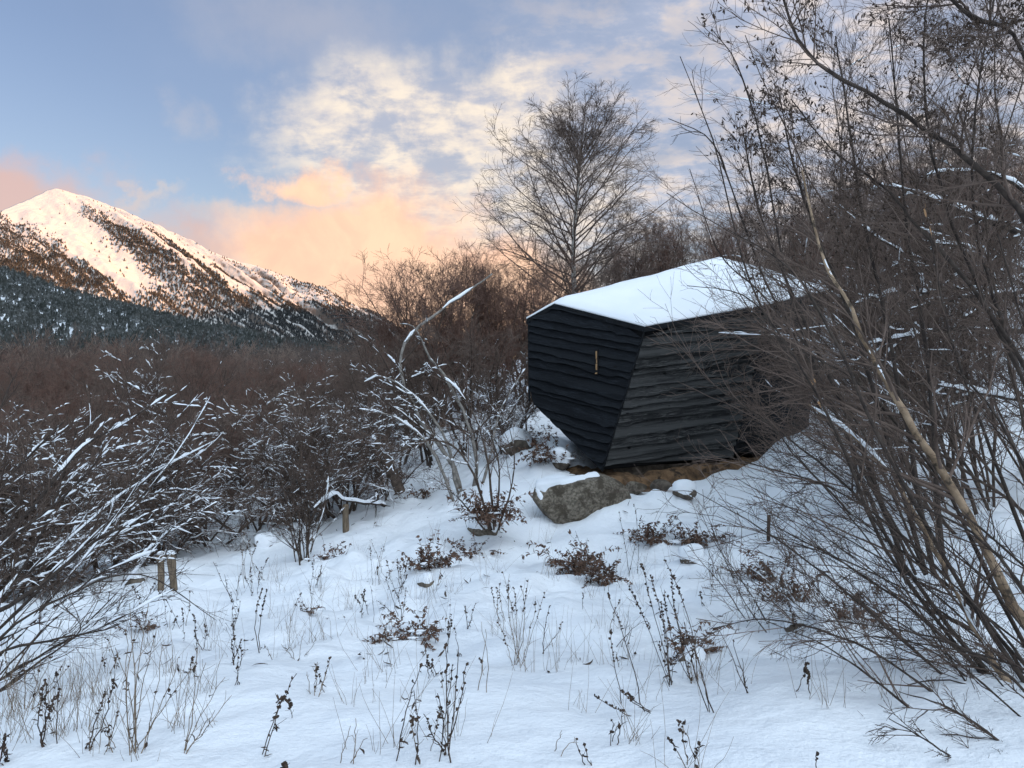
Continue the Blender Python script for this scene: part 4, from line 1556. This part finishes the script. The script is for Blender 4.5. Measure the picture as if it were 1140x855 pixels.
    low2 = px_stems([([(1250, 960), (1130, 840), (1060, 790), (1000, 770)], 3.2, 3.6, 0.010, 0.002),
                     ([(1250, 930), (1150, 780), (1070, 720), (990, 700), (920, 690)], 3.4, 3.9, 0.011, 0.002),
                     ([(1240, 980), (1110, 880), (1040, 830), (990, 800)], 3.1, 3.3, 0.008, 0.002),
                     ([(1250, 900), (1160, 690), (1090, 600), (1010, 560), (940, 560)], 3.7, 4.3, 0.012, 0.002),
                     ([(1260, 860), (1180, 620), (1120, 480), (1050, 400), (990, 380)], 3.9, 4.5, 0.013, 0.003),
                     ([(1270, 860), (1200, 600), (1150, 400), (1110, 260)], 4.0, 4.6, 0.014, 0.004)], 20)
    arching_shrub(205, low2, 'small near shrub of thin bare twigs in the lower right corner', M['bark_dark'], M['twig_dark'], loc=at(1255, 3.5), m=(11, 6, 2), rmin=0.0015, a1=(14, 50), l1=(0.15, 0.35),
                  name='whippy_shrub', up1=0.0, t1=(0.2, 1.0))
    rng = RNG(216)
    rows = []
    for i in range(20):
        x0, y0 = rng.uniform(1170, 1330), rng.uniform(820, 960)
        x2, y2 = rng.uniform(800, 1010), rng.uniform(470, 830)
        f = rng.uniform(0.4, 0.6)
        x1, y1 = x0 + (x2 - x0) * f, y0 + (y2 - y0) * f - rng.uniform(10, 70)
        Y0 = rng.uniform(3.4, 4.6)
        rows.append(([(x0, y0), (x1, y1), (x2, y2)], Y0, Y0 + rng.uniform(0.2, 1.0), rng.uniform(0.006, 0.011), 0.0016))
    arching_shrub(216, px_stems(rows, 18), 'mass of fine whips leaning left low over the right hand snow', M['bark_dark'], M['twig_dark'], loc=at(1250, 3.9), m=(11, 5, 2), rmin=0.0015, a1=(14, 50), l1=(0.12, 0.32),
                  name='whippy_shrub', up1=0.0, t1=(0.2, 1.0), wob=0.12)
    # hazel clumps on the bank right of the cabin, stems leaning uphill and out
    clumps = [(217, 1090, 9.2, 12, (50, 190), (62, 88), (5.0, 7.0), 0.034, 'tall clump of straight dark stems reaching high at the right', 0.05),
              (220, 1010, 10.5, 9, (40, 170), (55, 85), (3.6, 5.4), 0.028, 'middle sized clump of stems behind the upper tan stem', 0.05),
              (206, 1075, 8.6, 7, (70, 210), (42, 80), (2.6, 4.2), 0.030, 'clump of dark leaning stems above the dark hole on the right bank', 0.08),
              (207, 985, 9.6, 7, (60, 230), (35, 78), (2.2, 3.6), 0.024, 'bare clump of stems screening the right end of the cabin', 0.0),
              (208, 1150, 7.4, 6, (80, 200), (40, 80), (3.0, 4.6), 0.034, 'clump of thick dark stems rising at the right edge', 0.12),
              (209, 1060, 12.0, 9, (60, 150), (15, 60), (2.0, 3.2), 0.030, 'clump with snow lined limbs spreading low on the right slope', 0.6),
              (210, 1150, 11.5, 9, (80, 170), (10, 55), (2.4, 3.8), 0.036, 'snow lined limbs spreading level near the right edge', 0.7),
              (211, 965, 12.8, 8, (60, 220), (35, 75), (2.0, 3.2), 0.020, 'bare shrub standing on the snow bank at the right wall of the cabin', 0.0)]
    for sd, px, Y, n, az, el, L, r, lab, sn in clumps:
        rng = RNG(sd)
        b = at(px, Y)
        S = fan(rng, b, n + 2, 0.3, az, el, L, r * 0.72, r * 0.15, 14, 0.085, 0.004)
        arching_shrub(sd, S, lab, M['bark'], M['twig_brown'], loc=b, m=(15, 7, 4), rmin=0.0026, snowy=sn, thick=0.020, a1=(18, 55), l1=(0.2, 0.45), wob=0.13, name='hazel_shrub', up1=0.02, group='bare shrubs on the right bank')
    # low red twiggy growth in front of the bank
    rng = RNG(215)
    b = at(905, 6.4)
    S = fan(rng, b, 16, 0.25, (100, 260), (15, 65), (0.7, 1.3), 0.006, 0.002, 10, 0.10, 0.0)
    arching_shrub(215, S, 'low twiggy bush over the small stones on the right slope', M['bark'], M['twig_brown'], loc=b, m=(8, 5, 0), rmin=0.0016, snowy=0.25, thick=0.008, a1=(20, 60), l1=(0.25, 0.5), name='low_shrub')
    # a few leaves still hanging
    for px, py, Y, lab in ((1030, 238, 5.4, 'dry tan leaf hanging alone high in the right shrubs'), (1036, 258, 5.4, 'dry tan leaf hanging just below the higher leaf'),
                           (905, 426, 6.0, 'pale tan leaf caught in front of the cabin right end'), (912, 452, 6.0, 'tan leaf near the lower right of the cabin wall')):
        rng = RNG(px)
        p = P(px, py, Y)
        g = Geo()
        t = np.linspace(-1, 1, 7)
        a = rng.uniform(0, 3)
        w = 0.022 * (1 - t ** 2) ** 0.7
        v = []
        for i, tt in enumerate(t):
            for s in (-1, 0, 1):
                x = s * w[i]
                v.append((x * math.cos(a) + 0.01 * tt * math.sin(a), x * math.sin(a), tt * -0.032 + 0.008 * abs(s)))
        g.add(np.array(v), grid_faces(7, 3))
        tubes(g, np.array([[[0, 0, 0.032], [0.004, 0, 0.05], [0.0, 0, 0.07]]]), np.full((1, 3), 0.0012), 4)
        tag(g.build('dry_leaf', M['leaf_tan'], None, (0, 0, 0)), lab, 'leaf').location = p


build_right()


def build_left():
    # long snow laden stems leaning in from the left edge
    near = px_stems([([(-160, 850), (-60, 720), (40, 655), (110, 600), (160, 580), (205, 566)], 5.2, 5.6, 0.022, 0.004),
                     ([(-160, 830), (-70, 690), (0, 610), (50, 570), (85, 540), (120, 500)], 5.4, 6.0, 0.022, 0.004),
                     ([(-150, 850), (-40, 740), (40, 690), (110, 640), (175, 612)], 5.1, 5.4, 0.018, 0.003),
                     ([(-160, 830), (-50, 660), (40, 560), (90, 500), (140, 470), (185, 440)], 5.7, 6.6, 0.020, 0.004),
                     ([(-140, 860), (-20, 770), (60, 720), (130, 690), (195, 655)], 4.9, 5.1, 0.014, 0.003),
                     ([(-150, 800), (-60, 640), (0, 545), (40, 500), (70, 470)], 6.0, 6.6, 0.02, 0.004),
                     ([(-150, 850), (0, 700), (90, 610), (150, 560), (200, 500), (235, 440)], 6.0, 7.2, 0.016, 0.003),
                     ([(-130, 870), (10, 720), (70, 650), (140, 560), (190, 470)], 5.6, 6.4, 0.014, 0.003),
                     ([(-150, 820), (-60, 600), (-10, 480), (15, 420)], 6.2, 6.8, 0.02, 0.004),
                     ([(-150, 850), (-40, 700), (60, 615), (150, 540), (240, 490)], 6.4, 7.4, 0.016, 0.003),
                     ([(-130, 860), (0, 760), (100, 690), (190, 590)], 5.4, 5.8, 0.010, 0.002),
                     ([(-150, 830), (-60, 730), (20, 640), (60, 560), (85, 480)], 5.8, 6.4, 0.018, 0.003)], 22)
    arching_shrub(301, near, 'snow laden shrub with long stems leaning in from the left edge', M['bark_dark'], M['twig_dark'], loc=at(-150, 5.4), m=(11, 5, 2), rmin=0.002, snowy=0.55, thick=0.019, a1=(14, 42), l1=(0.14, 0.32),
                  name='snowy_shrub', t1=(0.25, 1.0), up1=0.01)
    near2 = px_stems([([(-140, 900), (-40, 800), (40, 740), (90, 700), (60, 670)], 4.6, 4.9, 0.012, 0.002),
                      ([(-140, 880), (-20, 740), (60, 712), (120, 700), (160, 680)], 4.7, 5.2, 0.012, 0.002),
                      ([(-140, 880), (-30, 780), (60, 690), (100, 660)], 4.8, 5.4, 0.010, 0.002),
                      ([(-130, 880), (-10, 720), (80, 660), (160, 640), (240, 690)], 4.8, 5.2, 0.012, 0.002)], 20)
    arching_shrub(302, near2, 'small dark bare shrub below the snow laden stems at left', M['bark_dark'], M['twig_dark'], loc=at(-140, 4.7), m=(9, 4, 2), rmin=0.0016, snowy=0.25, thick=0.012, a1=(16, 50), l1=(0.14, 0.3),
                  name='whippy_shrub')
    # crooked snowy tree left of the cabin
    crook = px_stems([([(520, 580), (505, 520), (470, 470), (445, 410), (458, 372), (490, 345), (520, 325), (548, 305)], 13.2, 14.6, 0.045, 0.014),
                      ([(520, 580), (530, 520), (520, 470), (496, 420), (480, 400), (462, 365), (445, 360)], 13.3, 13.6, 0.04, 0.008),
                      ([(515, 580), (500, 500), (470, 450), (430, 420), (405, 425)], 13.1, 12.8, 0.032, 0.006),
                      ([(525, 580), (545, 510), (556, 460), (575, 425), (585, 410)], 13.2, 13.6, 0.03, 0.006),
                      ([(515, 580), (480, 500), (440, 465), (400, 455)], 13.0, 12.4, 0.03, 0.006)], 22)
    arching_shrub(303, crook, 'crooked tree with one long bare snowy limb reaching up left of the cabin', M['bark_grey'], M['twig_dark'], loc=at(520, 13.2), m=(8, 5, 2), rmin=0.004, snowy=0.8, thick=0.024, a1=(30, 70), l1=(0.16, 0.36),
                  name='crooked_tree', cat='tree', t1=(0.2, 0.6), wob=0.16)
    # shrub in front of the mossy stone, arching left under snow
    arch = px_stems([([(545, 590), (530, 535), (508, 500), (480, 490), (450, 500), (432, 520)], 11.0, 10.4, 0.02, 0.004),
                     ([(550, 590), (545, 530), (535, 480), (515, 440), (495, 420)], 11.0, 11.0, 0.018, 0.004),
                     ([(550, 590), (556, 530), (548, 490), (530, 470)], 11.1, 11.2, 0.016, 0.004),
                     ([(540, 590), (515, 560), (500, 545), (480, 530)], 10.9, 10.5, 0.013, 0.003),
                     ([(555, 590), (570, 540), (572, 500), (560, 450)], 11.1, 11.4, 0.015, 0.003),
                     ([(548, 590), (535, 550), (530, 510), (540, 460)], 11.0, 11.1, 0.014, 0.003)], 18)
    arching_shrub(304, arch, 'bare arching shrub with snowy stems growing by the mossy upright stone', M['bark'], M['twig_brown'], loc=at(548, 11.0), m=(9, 5, 2), rmin=0.0026, snowy=0.55, thick=0.02, a1=(20, 60), l1=(0.2, 0.42),
                  name='arching_shrub')
    # small clump by the lone bushes, snow round its foot
    rng = RNG(305)
    b = G(338, 625)
    S = fan(rng, b, 9, 0.06, (60, 240), (45, 85), (0.9, 2.0), 0.016, 0.004, 12, 0.05, 0.0)
    arching_shrub(305, S, 'thin bare shrub on the slope in front of the snow laden bush', M['bark'], M['twig_dark'], loc=b, m=(9, 5, 2), rmin=0.0025, snowy=0.4, thick=0.016, name='bare_shrub')
    # broken trunk
    rng = RNG(306)
    pts = np.stack([catmull([P(446, 548, 13.2), P(436, 525, 13.1), P(424, 500, 13.0), P(414, 486, 12.95)], 14)])
    root = empty('broken_trunk', pts[0, 0], 'broken brown trunk leaning beside the snow covered bushes', 'trunk')
    g = Geo()
    tubes(g, pts - pts[0, 0], np.interp(np.arange(14), [0, 9, 13], [0.10, 0.085, 0.015])[None] * (1 + 0.1 * rng.normal(size=(1, 14))), 9)
    g.build('bark', M['bark'], root)
    g = Geo()
    snow_on(g, pts - pts[0, 0], np.full((1, 14), 0.08), rng, 1.1, 0.05, 7, 0, 16, True)
    g.build('snow_cover', M['snow_small'], root)
    # fallen branch resting on the grey post
    pts = np.stack([catmull([P(348, 566, 12.0), P(366, 553, 12.1), P(385, 556, 12.2), P(410, 560, 12.4), P(428, 562, 12.7)], 14)])
    rr = np.linspace(0.012, 0.034, 14)[None]
    pts = pts + rng.normal(size=pts.shape) * 0.018
    root = empty('fallen_branch', pts[0, 0], 'snow covered branch lying across the top of the grey post', 'branch')
    g = Geo()
    tubes(g, pts - pts[0, 0], rr, 7)
    g.build('bark', M['bark_dark'], root)
    g = Geo()
    q = pts - pts[0, 0]
    A_, AR_ = spawn(q, rr, rng, 9, 0.1, 0.95, 25, 60, 0.2, 0.45, 0.5, 6, 0.15, 0.05, 0.004, 0.4)
    snow_on(g, A_, AR_, rng, 0.8, 0.02, 5, 0, 8)
    q = q + np.array([0, 0, 0.022])
    tubes(g, q, rr * 0.8 + 0.012 + 0.010 * rng.normal(size=(1, 14)), 7)
    g2 = Geo()
    tubes(g2, A_, AR_, 4)
    g2.build('twigs', M['bark_dark'], root)
    g.build('snow_cover', M['snow_small'], root)


build_left()


# ------------------------------------------------------------------ dead weeds, bracken and grass
def weed(seed, base, stems, label, mat, name='dead_weed', heads=0.5, cat='weed', group=None, leafy=0.0, rs=0.0022, side=0.6, head_r=0.0085):
    """stems: list of (dx, dz of the tip relative to the base, in metres, lean in depth)"""
    rng = RNG(seed)
    root = empty(name, base, label, cat, group)
    B = len(stems)
    st = rng.normal(size=(B, 3)) * np.array([[0.03, 0.03, 0]]) + np.array([[0, 0, -0.06]])
    tip = np.array([[a, c, b] for a, b, c in stems])
    n = 10
    t = np.linspace(0, 1, n)[None, :, None]
    bow = rng.normal(size=(B, 1, 3)) * 0.085 * np.linalg.norm(tip, axis=1)[:, None, None]
    S = st[:, None] * (1 - t) + tip[:, None] * t + bow * (t * (1 - t) * 2)
    S = S + rng.normal(size=S.shape) * 0.0035
    SR = taper(rs * rng.uniform(0.8, 1.3, B), rs * 0.5, n, B)
    g = Geo()
    tubes(g, S, SR, 4)
    if side > 0:
        A, AR = spawn(S, SR, rng, max(1, int(6 * side)), 0.35, 0.98, 20, 55, 0.08, 0.26, 0.7, 4, 0.12, 0.05, rs * 0.45, 0.4)
        tubes(g, A, AR, 3)
    g.build('stalks', mat, root)
    hg = Geo()
    if heads > 0:
        m = int(26 * heads)
        idx = np.repeat(np.arange(B), m)
        tt = 1 - rng.uniform(0, 1, len(idx)) ** 1.3 * 0.38
        f = tt * (n - 1)
        i0 = np.minimum(f.astype(int), n - 2)
        fr = (f - i0)[:, None]
        c = S[idx, i0] * (1 - fr) + S[idx, i0 + 1] * fr
        d = rng.normal(size=c.shape) + np.array([[0, 0, 0.9]])
        Q = grow(c, d, rng.uniform(0.008, 0.02, len(c)), 3, 0.1, 0, rng)
        tubes(hg, Q, np.array([[0.3, 1.0, 0.25]]) * head_r * rng.uniform(0.5, 1.1, (len(c), 1)), 4)
    if leafy > 0:
        m = int(9 * leafy) + 1
        idx = np.repeat(np.arange(B), m)
        f = rng.uniform(0.1, 0.98, len(idx)) * (n - 1)
        i0 = np.minimum(f.astype(int), n - 2)
        fr = (f - i0)[:, None]
        c = S[idx, i0] * (1 - fr) + S[idx, i0 + 1] * fr
        d = rng.normal(size=c.shape)
        Q = grow(c, d, rng.uniform(0.02, 0.05, len(c)), 5, 0.55, -0.25, rng)
        tubes(hg, Q, np.array([[0.2, 0.8, 1.0, 0.8, 0.2]]) * rng.uniform(0.004, 0.009, (len(c), 1)), 4, 0.35)
    if hg.nv:
        hg.build('leaves' if leafy > heads else 'seed_heads', M['weed_dark'], root)['kind'] = 'stuff'
    return root


def bracken(seed, base, n, size, label, group=None, mat='bracken', snow=True, name='bracken'):
    """a collapsed clump of rusty fern fronds"""
    rng = RNG(seed)
    n = int(n * 1.5)
    size = size * 1.15
    root = empty(name, base, label, 'fern', group)
    d = radial_dirs(rng, n, 30, 85)
    S = grow(rng.normal(size=(n, 3)) * np.array([[size * 0.28, size * 0.28, 0]]) + np.array([[0, 0, -0.03]]), d, rng.uniform(0.6, 1.25, n) * size, 8, 0.12, -0.22, rng)
    g = Geo()
    tubes(g, S, taper(0.0028, 0.001, 8, n), 3)
    g.build('fronds_stem' if False else 'stalks', M['weed_dark'], root)
    A, AR = spawn(S, np.full(S.shape[:2], 0.003), rng, 20, 0.15, 1.0, 45, 85, 0.10, 0.26, 1.0, 5, 0.35, -0.22, 0.001, 0.5)
    w = np.array([[0.3, 1.0, 0.9, 0.6, 0.1]]) * rng.uniform(0.010, 0.024, (len(A), 1)) * min(1.0, size / 0.45)
    g = Geo()
    tubes(g, A, w, 4, 0.22)
    g.build('leaves', M[mat], root)
    if snow:
        m = 7
        g = Geo()
        c = rng.normal(size=(m, 3)) * np.array([[size * 0.3, size * 0.25, 0.0]]) + np.array([[0, 0, size * 0.18]]) * rng.uniform(0.2, 1.2, (m, 1))
        Q = np.stack([c + np.array([[dx, 0, 0]]) * size for dx in (-0.16, -0.08, 0, 0.08, 0.16)], 1)
        tubes(g, Q, np.array([[0.01, 0.8, 1.0, 0.8, 0.01]]) * rng.uniform(0.03, 0.09, (m, 1)) * size, 7, 0.6)
        g.build('snow_cover', M['snow_small'], root)['kind'] = 'stuff'
    return root


def stems_px(base, tips):
    """tips given as photograph pixels"""
    Y = base[1]
    out = []
    for i, (px, py) in enumerate(tips):
        q = P(px, py, Y)
        out.append((q[0] - base[0], q[2] - base[2], (i % 3 - 1) * 0.04))
    return out


def build_weeds():
    W = [
        # base px, tips px, label, material, heads, leafy, side
        ((578, 742), [(560, 634), (566, 640), (572, 655), (580, 650), (588, 645), (596, 672), (555, 690), (606, 660)], 'tall clump of tan dead stalks in the middle of the slope', 'weed_tan', 0.35, 0.1, 0.8),
        ((600, 728), [(626, 690), (645, 742), (612, 676)], 'few dark stalks bending right beside the tall tan clump', 'weed_dark', 0.3, 0, 0.5),
        ((750, 762), [(712, 626), (724, 640), (702, 655), (735, 668)], 'tall dark seed spikes leaning left on the lower right slope', 'weed_dark', 0.9, 0.0, 0.2),
        ((772, 758), [(739, 622), (748, 640), (741, 660)], 'second cluster of tall dark seed spikes just right of the first', 'weed_dark', 1.0, 0.0, 0.2),
        ((797, 792), [(760, 690), (772, 720), (745, 668)], 'bare brown stalks leaning left under the dark seed spikes', 'weed_dark', 0.1, 0.1, 0.5),
        ((707, 782), [(675, 658), (680, 700)], 'single slender dark stalk with one seed head left of the spikes', 'weed_dark', 0.45, 0.1, 0.1),
        ((292, 842), [(333, 744), (318, 775)], 'dark stalk with curled withered leaves at its tip in the near snow', 'weed_dark', 0.3, 1.0, 0.4),
        ((442, 852), [(470, 736), (462, 770)], 'thin leafy dark stalk leaning right near the bottom edge', 'weed_dark', 0.2, 0.9, 0.4),
        ((492, 848), [(498, 716), (510, 722), (503, 745), (518, 735), (487, 770), (470, 800)], 'cluster of upright leafy stalks near the bottom centre', 'weed_dark', 0.2, 0.55, 0.5),
        ((148, 838), [(158, 690), (140, 700), (170, 705), (185, 715), (128, 722), (196, 735), (150, 670), (165, 672), (210, 745)], 'wide bundle of tall tan grass stems in the left foreground', 'weed_tan', 0.05, 0.12, 0.8),
        ((200, 838), [(232, 735), (250, 752), (215, 728), (262, 770), (240, 790)], 'thin tan stems fanning right from the big left bundle', 'weed_tan', 0.0, 0.1, 0.7),
        ((100, 832), [(132, 748), (118, 770)], 'dark leaning stalk with a curled tip left of the big bundle', 'weed_dark', 0.3, 0.7, 0.3),
        ((52, 828), [(55, 755), (64, 748), (45, 760), (72, 765)], 'dark knotted stalk crusted with snow near the left edge', 'weed_dark', 0.5, 0.7, 0.4),
        ((30, 790), [(10, 720), (25, 728), (42, 722), (62, 728), (72, 735), (2, 730), (80, 740)], 'thicket of short tan stems at the left edge', 'weed_tan', 0.1, 0.1, 0.8),
        ((5, 850), [(12, 815), (4, 820)], 'short dark tuft in the bottom left corner', 'weed_dark', 0.3, 0.8, 0.4),
        ((295, 726), [(293, 655), (298, 657)], 'pair of dark seed spikes standing close together on the left slope', 'weed_dark', 1.0, 0.0, 0.0),
        ((222, 724), [(218, 682), (228, 695), (215, 700)], 'small dark topped stalks between the bundle and the paired spikes', 'weed_dark', 0.5, 0.2, 0.3),
        ((262, 740), [(262, 694), (270, 710), (256, 715)], 'loose sprig of dark buds below the paired spikes', 'weed_dark', 0.3, 0.3, 0.6),
        ((276, 655), [(276, 578)], 'one tall thin pale stalk in front of the dark stone', 'weed_tan', 0.0, 0.0, 0.2),
        ((262, 668), [(240, 625), (250, 640), (268, 635)], 'bent twigs with a few withered leaves above the paired spikes', 'weed_dark', 0.1, 0.6, 0.6),
        ((358, 655), [(358, 613)], 'thin single stalk right of the thin bare shrub', 'weed_tan', 0.0, 0.0, 0.1),
        ((330, 735), [(322, 705), (340, 700), (350, 715), (315, 715)], 'faint tuft of fine dry stems under the withered leaf', 'weed_tan', 0.0, 0.1, 0.8),
        ((350, 775), [(355, 735), (362, 748), (340, 750)], 'sparse fine stems on the open snow left of centre', 'weed_tan', 0.0, 0.0, 0.6),
        ((540, 768), [(536, 690), (541, 700)], 'two hair thin pale stalks left of the tall tan clump', 'weed_tan', 0.0, 0.0, 0.0),
        ((445, 690), [(430, 640), (452, 655), (440, 660), (422, 668)], 'loose spray of dark twigs beside the snow capped stone', 'weed_dark', 0.2, 0.3, 0.8),
        ((525, 700), [(530, 670), (518, 675)], 'small dark sprig right of the snow capped stone', 'weed_dark', 0.2, 0.5, 0.6),
        ((450, 655), [(443, 620), (446, 632)], 'dark stub of a stalk on the slope below the bushes', 'weed_dark', 0.5, 0.0, 0.2),
        ((737, 795), [(662, 772), (690, 768), (700, 776)], 'seed stalk fallen flat on the snow pointing left', 'weed_dark', 0.6, 0.2, 0.2),
        ((683, 828), [(693, 788), (681, 800), (690, 806)], 'small forked sprig in the lower middle', 'weed_dark', 0.1, 0.1, 0.4),
        ((770, 858), [(752, 795), (760, 810), (745, 825), (778, 820)], 'leaning tan stalks at the bottom edge right of centre', 'weed_tan', 0.2, 0.3, 0.6),
        ((660, 852), [(640, 818), (650, 830)], 'small thin sprig at the bottom edge near the centre', 'weed_dark', 0.1, 0.2, 0.3),
        ((897, 772), [(896, 736), (899, 748)], 'short dark spike on the snow under the whips', 'weed_dark', 1.0, 0.0, 0.0),
        ((905, 856), [(904, 832)], 'stub of a stalk by the bottom edge at right', 'weed_dark', 0.2, 0.0, 0.0),
        ((838, 770), [(800, 700), (815, 712), (828, 735)], 'thin brown stalks arching left on the right snow', 'weed_dark', 0.0, 0.1, 0.4),
        ((700, 640), [(705, 560), (690, 570), (715, 575)], 'dark stalks rising before the boulder right end', 'weed_dark', 0.4, 0.4, 0.6),
        ((660, 650), [(640, 590), (652, 600), (630, 610)], 'thin dark twigs left of the rusty fern below the boulder', 'weed_dark', 0.2, 0.3, 0.6),
        ((800, 648), [(765, 545), (790, 610)], 'dark twig leaning past the snow capped stone', 'weed_dark', 0.0, 0.1, 0.6),
        ((418, 640), [(412, 600), (425, 610), (430, 598)], 'dry twigs with clinging leaves near the grey post', 'weed_tan', 0.1, 0.5, 0.7),
        ((650, 680), [(649, 660)], 'tiny dark stub on the open snow under the fern', 'weed_dark', 0.4, 0.0, 0.0),
        ((610, 838), [(640, 815), (625, 812)], 'few hair thin stems near the bottom edge', 'weed_tan', 0.0, 0.0, 0.3),
        ((380, 850), [(410, 815), (395, 800), (388, 812)], 'thin dry stems left of the leaning leafy stalk', 'weed_tan', 0.0, 0.1, 0.5),
        ((320, 858), [(322, 845), (316, 848)], 'dark withered knot in the snow at the bottom edge', 'weed_dark', 0.6, 1.0, 0.2),
        ((690, 720), [(715, 690), (700, 680), (705, 700)], 'fine twigs on the snow between the clump and the spikes', 'weed_dark', 0.0, 0.1, 0.5),
        ((840, 690), [(815, 640), (830, 650), (850, 645)], 'fine dark twigs on the slope under the cabin right end', 'weed_dark', 0.1, 0.2, 0.8),
    ]
    for i, (b, tips, lab, mt, hd, lf, sd) in enumerate(W):
        base = G(b[0], min(b[1], 858))
        weed(500 + i, base, stems_px(base, tips), lab, M[mt], heads=hd, leafy=lf, side=sd, rs=0.0031 if mt == 'weed_dark' else 0.0024, group=None)
    F = [((545, 603), 34, 0.50, 'rusty bracken hanging down over the upright mossy stone'),
         ((520, 618), 12, 0.30, 'small rusty bracken tuft below the mossy stone'),
         ((482, 632), 22, 0.36, 'rusty fern clump above the snow capped stone in mid slope'),
         ((640, 636), 22, 0.42, 'rusty fern clump below the left end of the boulder'),
         ((668, 648), 16, 0.34, 'faded fern fronds right of the clump below the boulder'),
         ((722, 605), 18, 0.36, 'rusty fern drooping below the bare soil'),
         ((776, 608), 20, 0.40, 'brown fern over the dark hole on the right slope'),
         ((608, 515), 22, 0.50, 'red brown fern clump at the foot of the cabin left wall'),
         ((595, 495), 16, 0.45, 'darker fern clump farther back beside the cabin left wall'),
         ((465, 710), 12, 0.26, 'flattened grey brown fern lying in mid slope'),
         ((435, 712), 10, 0.22, 'small flattened fern left of the grey brown one'),
         ((772, 730), 16, 0.26, 'dark matted fern among stalks on the lower right slope'),
         ((365, 622), 10, 0.26, 'pale fern tuft right of the thin bare shrub'),
         ((345, 684), 7, 0.16, 'curled brown fern leaf alone on the left slope'),
         ((500, 480), 18, 0.5, 'brown fern on the bank behind the arching shrub'),
         ((470, 555), 14, 0.36, 'brown fern beside the broken trunk'),
         ((445, 535), 14, 0.36, 'brown fern just above the fern by the broken trunk'),
         ((850, 645), 14, 0.34, 'rusty fern showing in snow below the cabin right end'),
         ((880, 668), 14, 0.30, 'brown fern just above the small bank of stones'),
         ((955, 690), 14, 0.30, 'brown fern at the right of the small bank of stones'),
         ((160, 700), 8, 0.18, 'withered leaves on the snow below the pair of posts')]
    for i, (b, n, s, lab) in enumerate(F):
        base = G(*b)
        if i == 0:
            base = base + np.array([0, -0.06, 0.30])
        bracken(700 + i, base, n, s, lab, None, 'bracken', True)
    rng = RNG(880)
    for i in range(46):
        px, py = rng.uniform(60, 900), rng.uniform(640, 840)
        if py > 760 and rng.uniform() < 0.5:
            py -= 130
        base = G(px, py)
        n = int(rng.integers(1, 4))
        tips = [(px + rng.uniform(-16, 16), py - rng.uniform(14, 48)) for _ in range(n)]
        weed(1000 + i, base, stems_px(base, tips), 'small dead stalk poking out of the open snow', M['weed_dark' if i % 2 else 'weed_tan'], heads=float(rng.uniform(0, 0.7)), leafy=float(rng.uniform(0, 0.6)),
             side=float(rng.uniform(0.1, 0.8)), rs=0.0024, name='small_weed', group='small dead stalks on the open snow')
    # withered leaves, bark crumbs and broken twigs caught in the snow of the slope
    g = Geo()
    n = 1500
    yy = rng.uniform(5.0, 13.5, n)
    xx = (rng.uniform(150, 1000, n) - 570) / FPX * yy
    keep = rng.uniform(size=n) < np.clip(0.08 + 1.6 * vnoise(xx / 0.8, yy / 0.8, 55), 0.02, 1)
    xx, yy = xx[keep], yy[keep]
    st = np.column_stack([xx, yy, ground(xx, yy) + 0.004])
    d = rng.normal(size=st.shape) * np.array([[1, 1, 0.35]])
    Q = grow(st, d, rng.uniform(0.02, 0.13, len(st)), 5, 0.25, 0.02, rng)
    tubes(g, Q, np.array([[0.2, 0.8, 1.0, 0.7, 0.1]]) * rng.uniform(0.003, 0.013, (len(st), 1)), 4, 0.4)
    tag(g.build('plant_litter', M['weed_dark']), kind='stuff')
    # fine dry grass poking through the snow
    rng = RNG(900)
    g = Geo()
    spots = []
    for px, py, n, sp in [(400, 660, 60, 0.6), (540, 690, 60, 0.7), (650, 700, 50, 0.6), (730, 640, 60, 0.6), (320, 650, 60, 0.7), (430, 760, 40, 0.5), (600, 600, 50, 0.6), (860, 650, 60, 0.6), (150, 800, 130, 0.45), (40, 800, 110, 0.4), (220, 790, 70, 0.5), (580, 735, 40, 0.25), (330, 720, 40, 0.3), (100, 770, 60, 0.5), (760, 750, 40, 0.3), (470, 690, 40, 0.35),
                         (660, 640, 60, 0.5), (250, 660, 40, 0.5), (500, 830, 30, 0.25), (770, 850, 25, 0.2), (420, 610, 60, 0.7), (560, 640, 40, 0.6), (800, 640, 50, 0.5), (900, 690, 60, 0.5),
                         (300, 700, 40, 0.5), (180, 700, 60, 0.6), (620, 540, 30, 0.4), (700, 800, 14, 0.5), (850, 740, 30, 0.6), (1000, 760, 40, 0.6), (1000, 650, 50, 0.7)]:
        c = G(px, py)
        cl = c[None, :2] + rng.normal(size=(max(2, n // 9), 2)) * sp * 0.9
        xy = cl[rng.integers(0, len(cl), n)] + rng.normal(size=(n, 2)) * 0.055
        spots.append(xy)
    xy = np.concatenate(spots)
    z = ground(xy[:, 0], xy[:, 1])
    st = np.column_stack([xy, z - 0.03])
    S = grow(st, radial_dirs(rng, len(st), 50, 88), rng.uniform(0.08, 0.42, len(st)), 6, 0.08, -0.03, rng)
    tubes(g, S, taper(0.0013, 0.0006, 6, len(st)), 3)
    tag(g.build('dry_grass', M['weed_tan']), kind='stuff')


build_weeds()
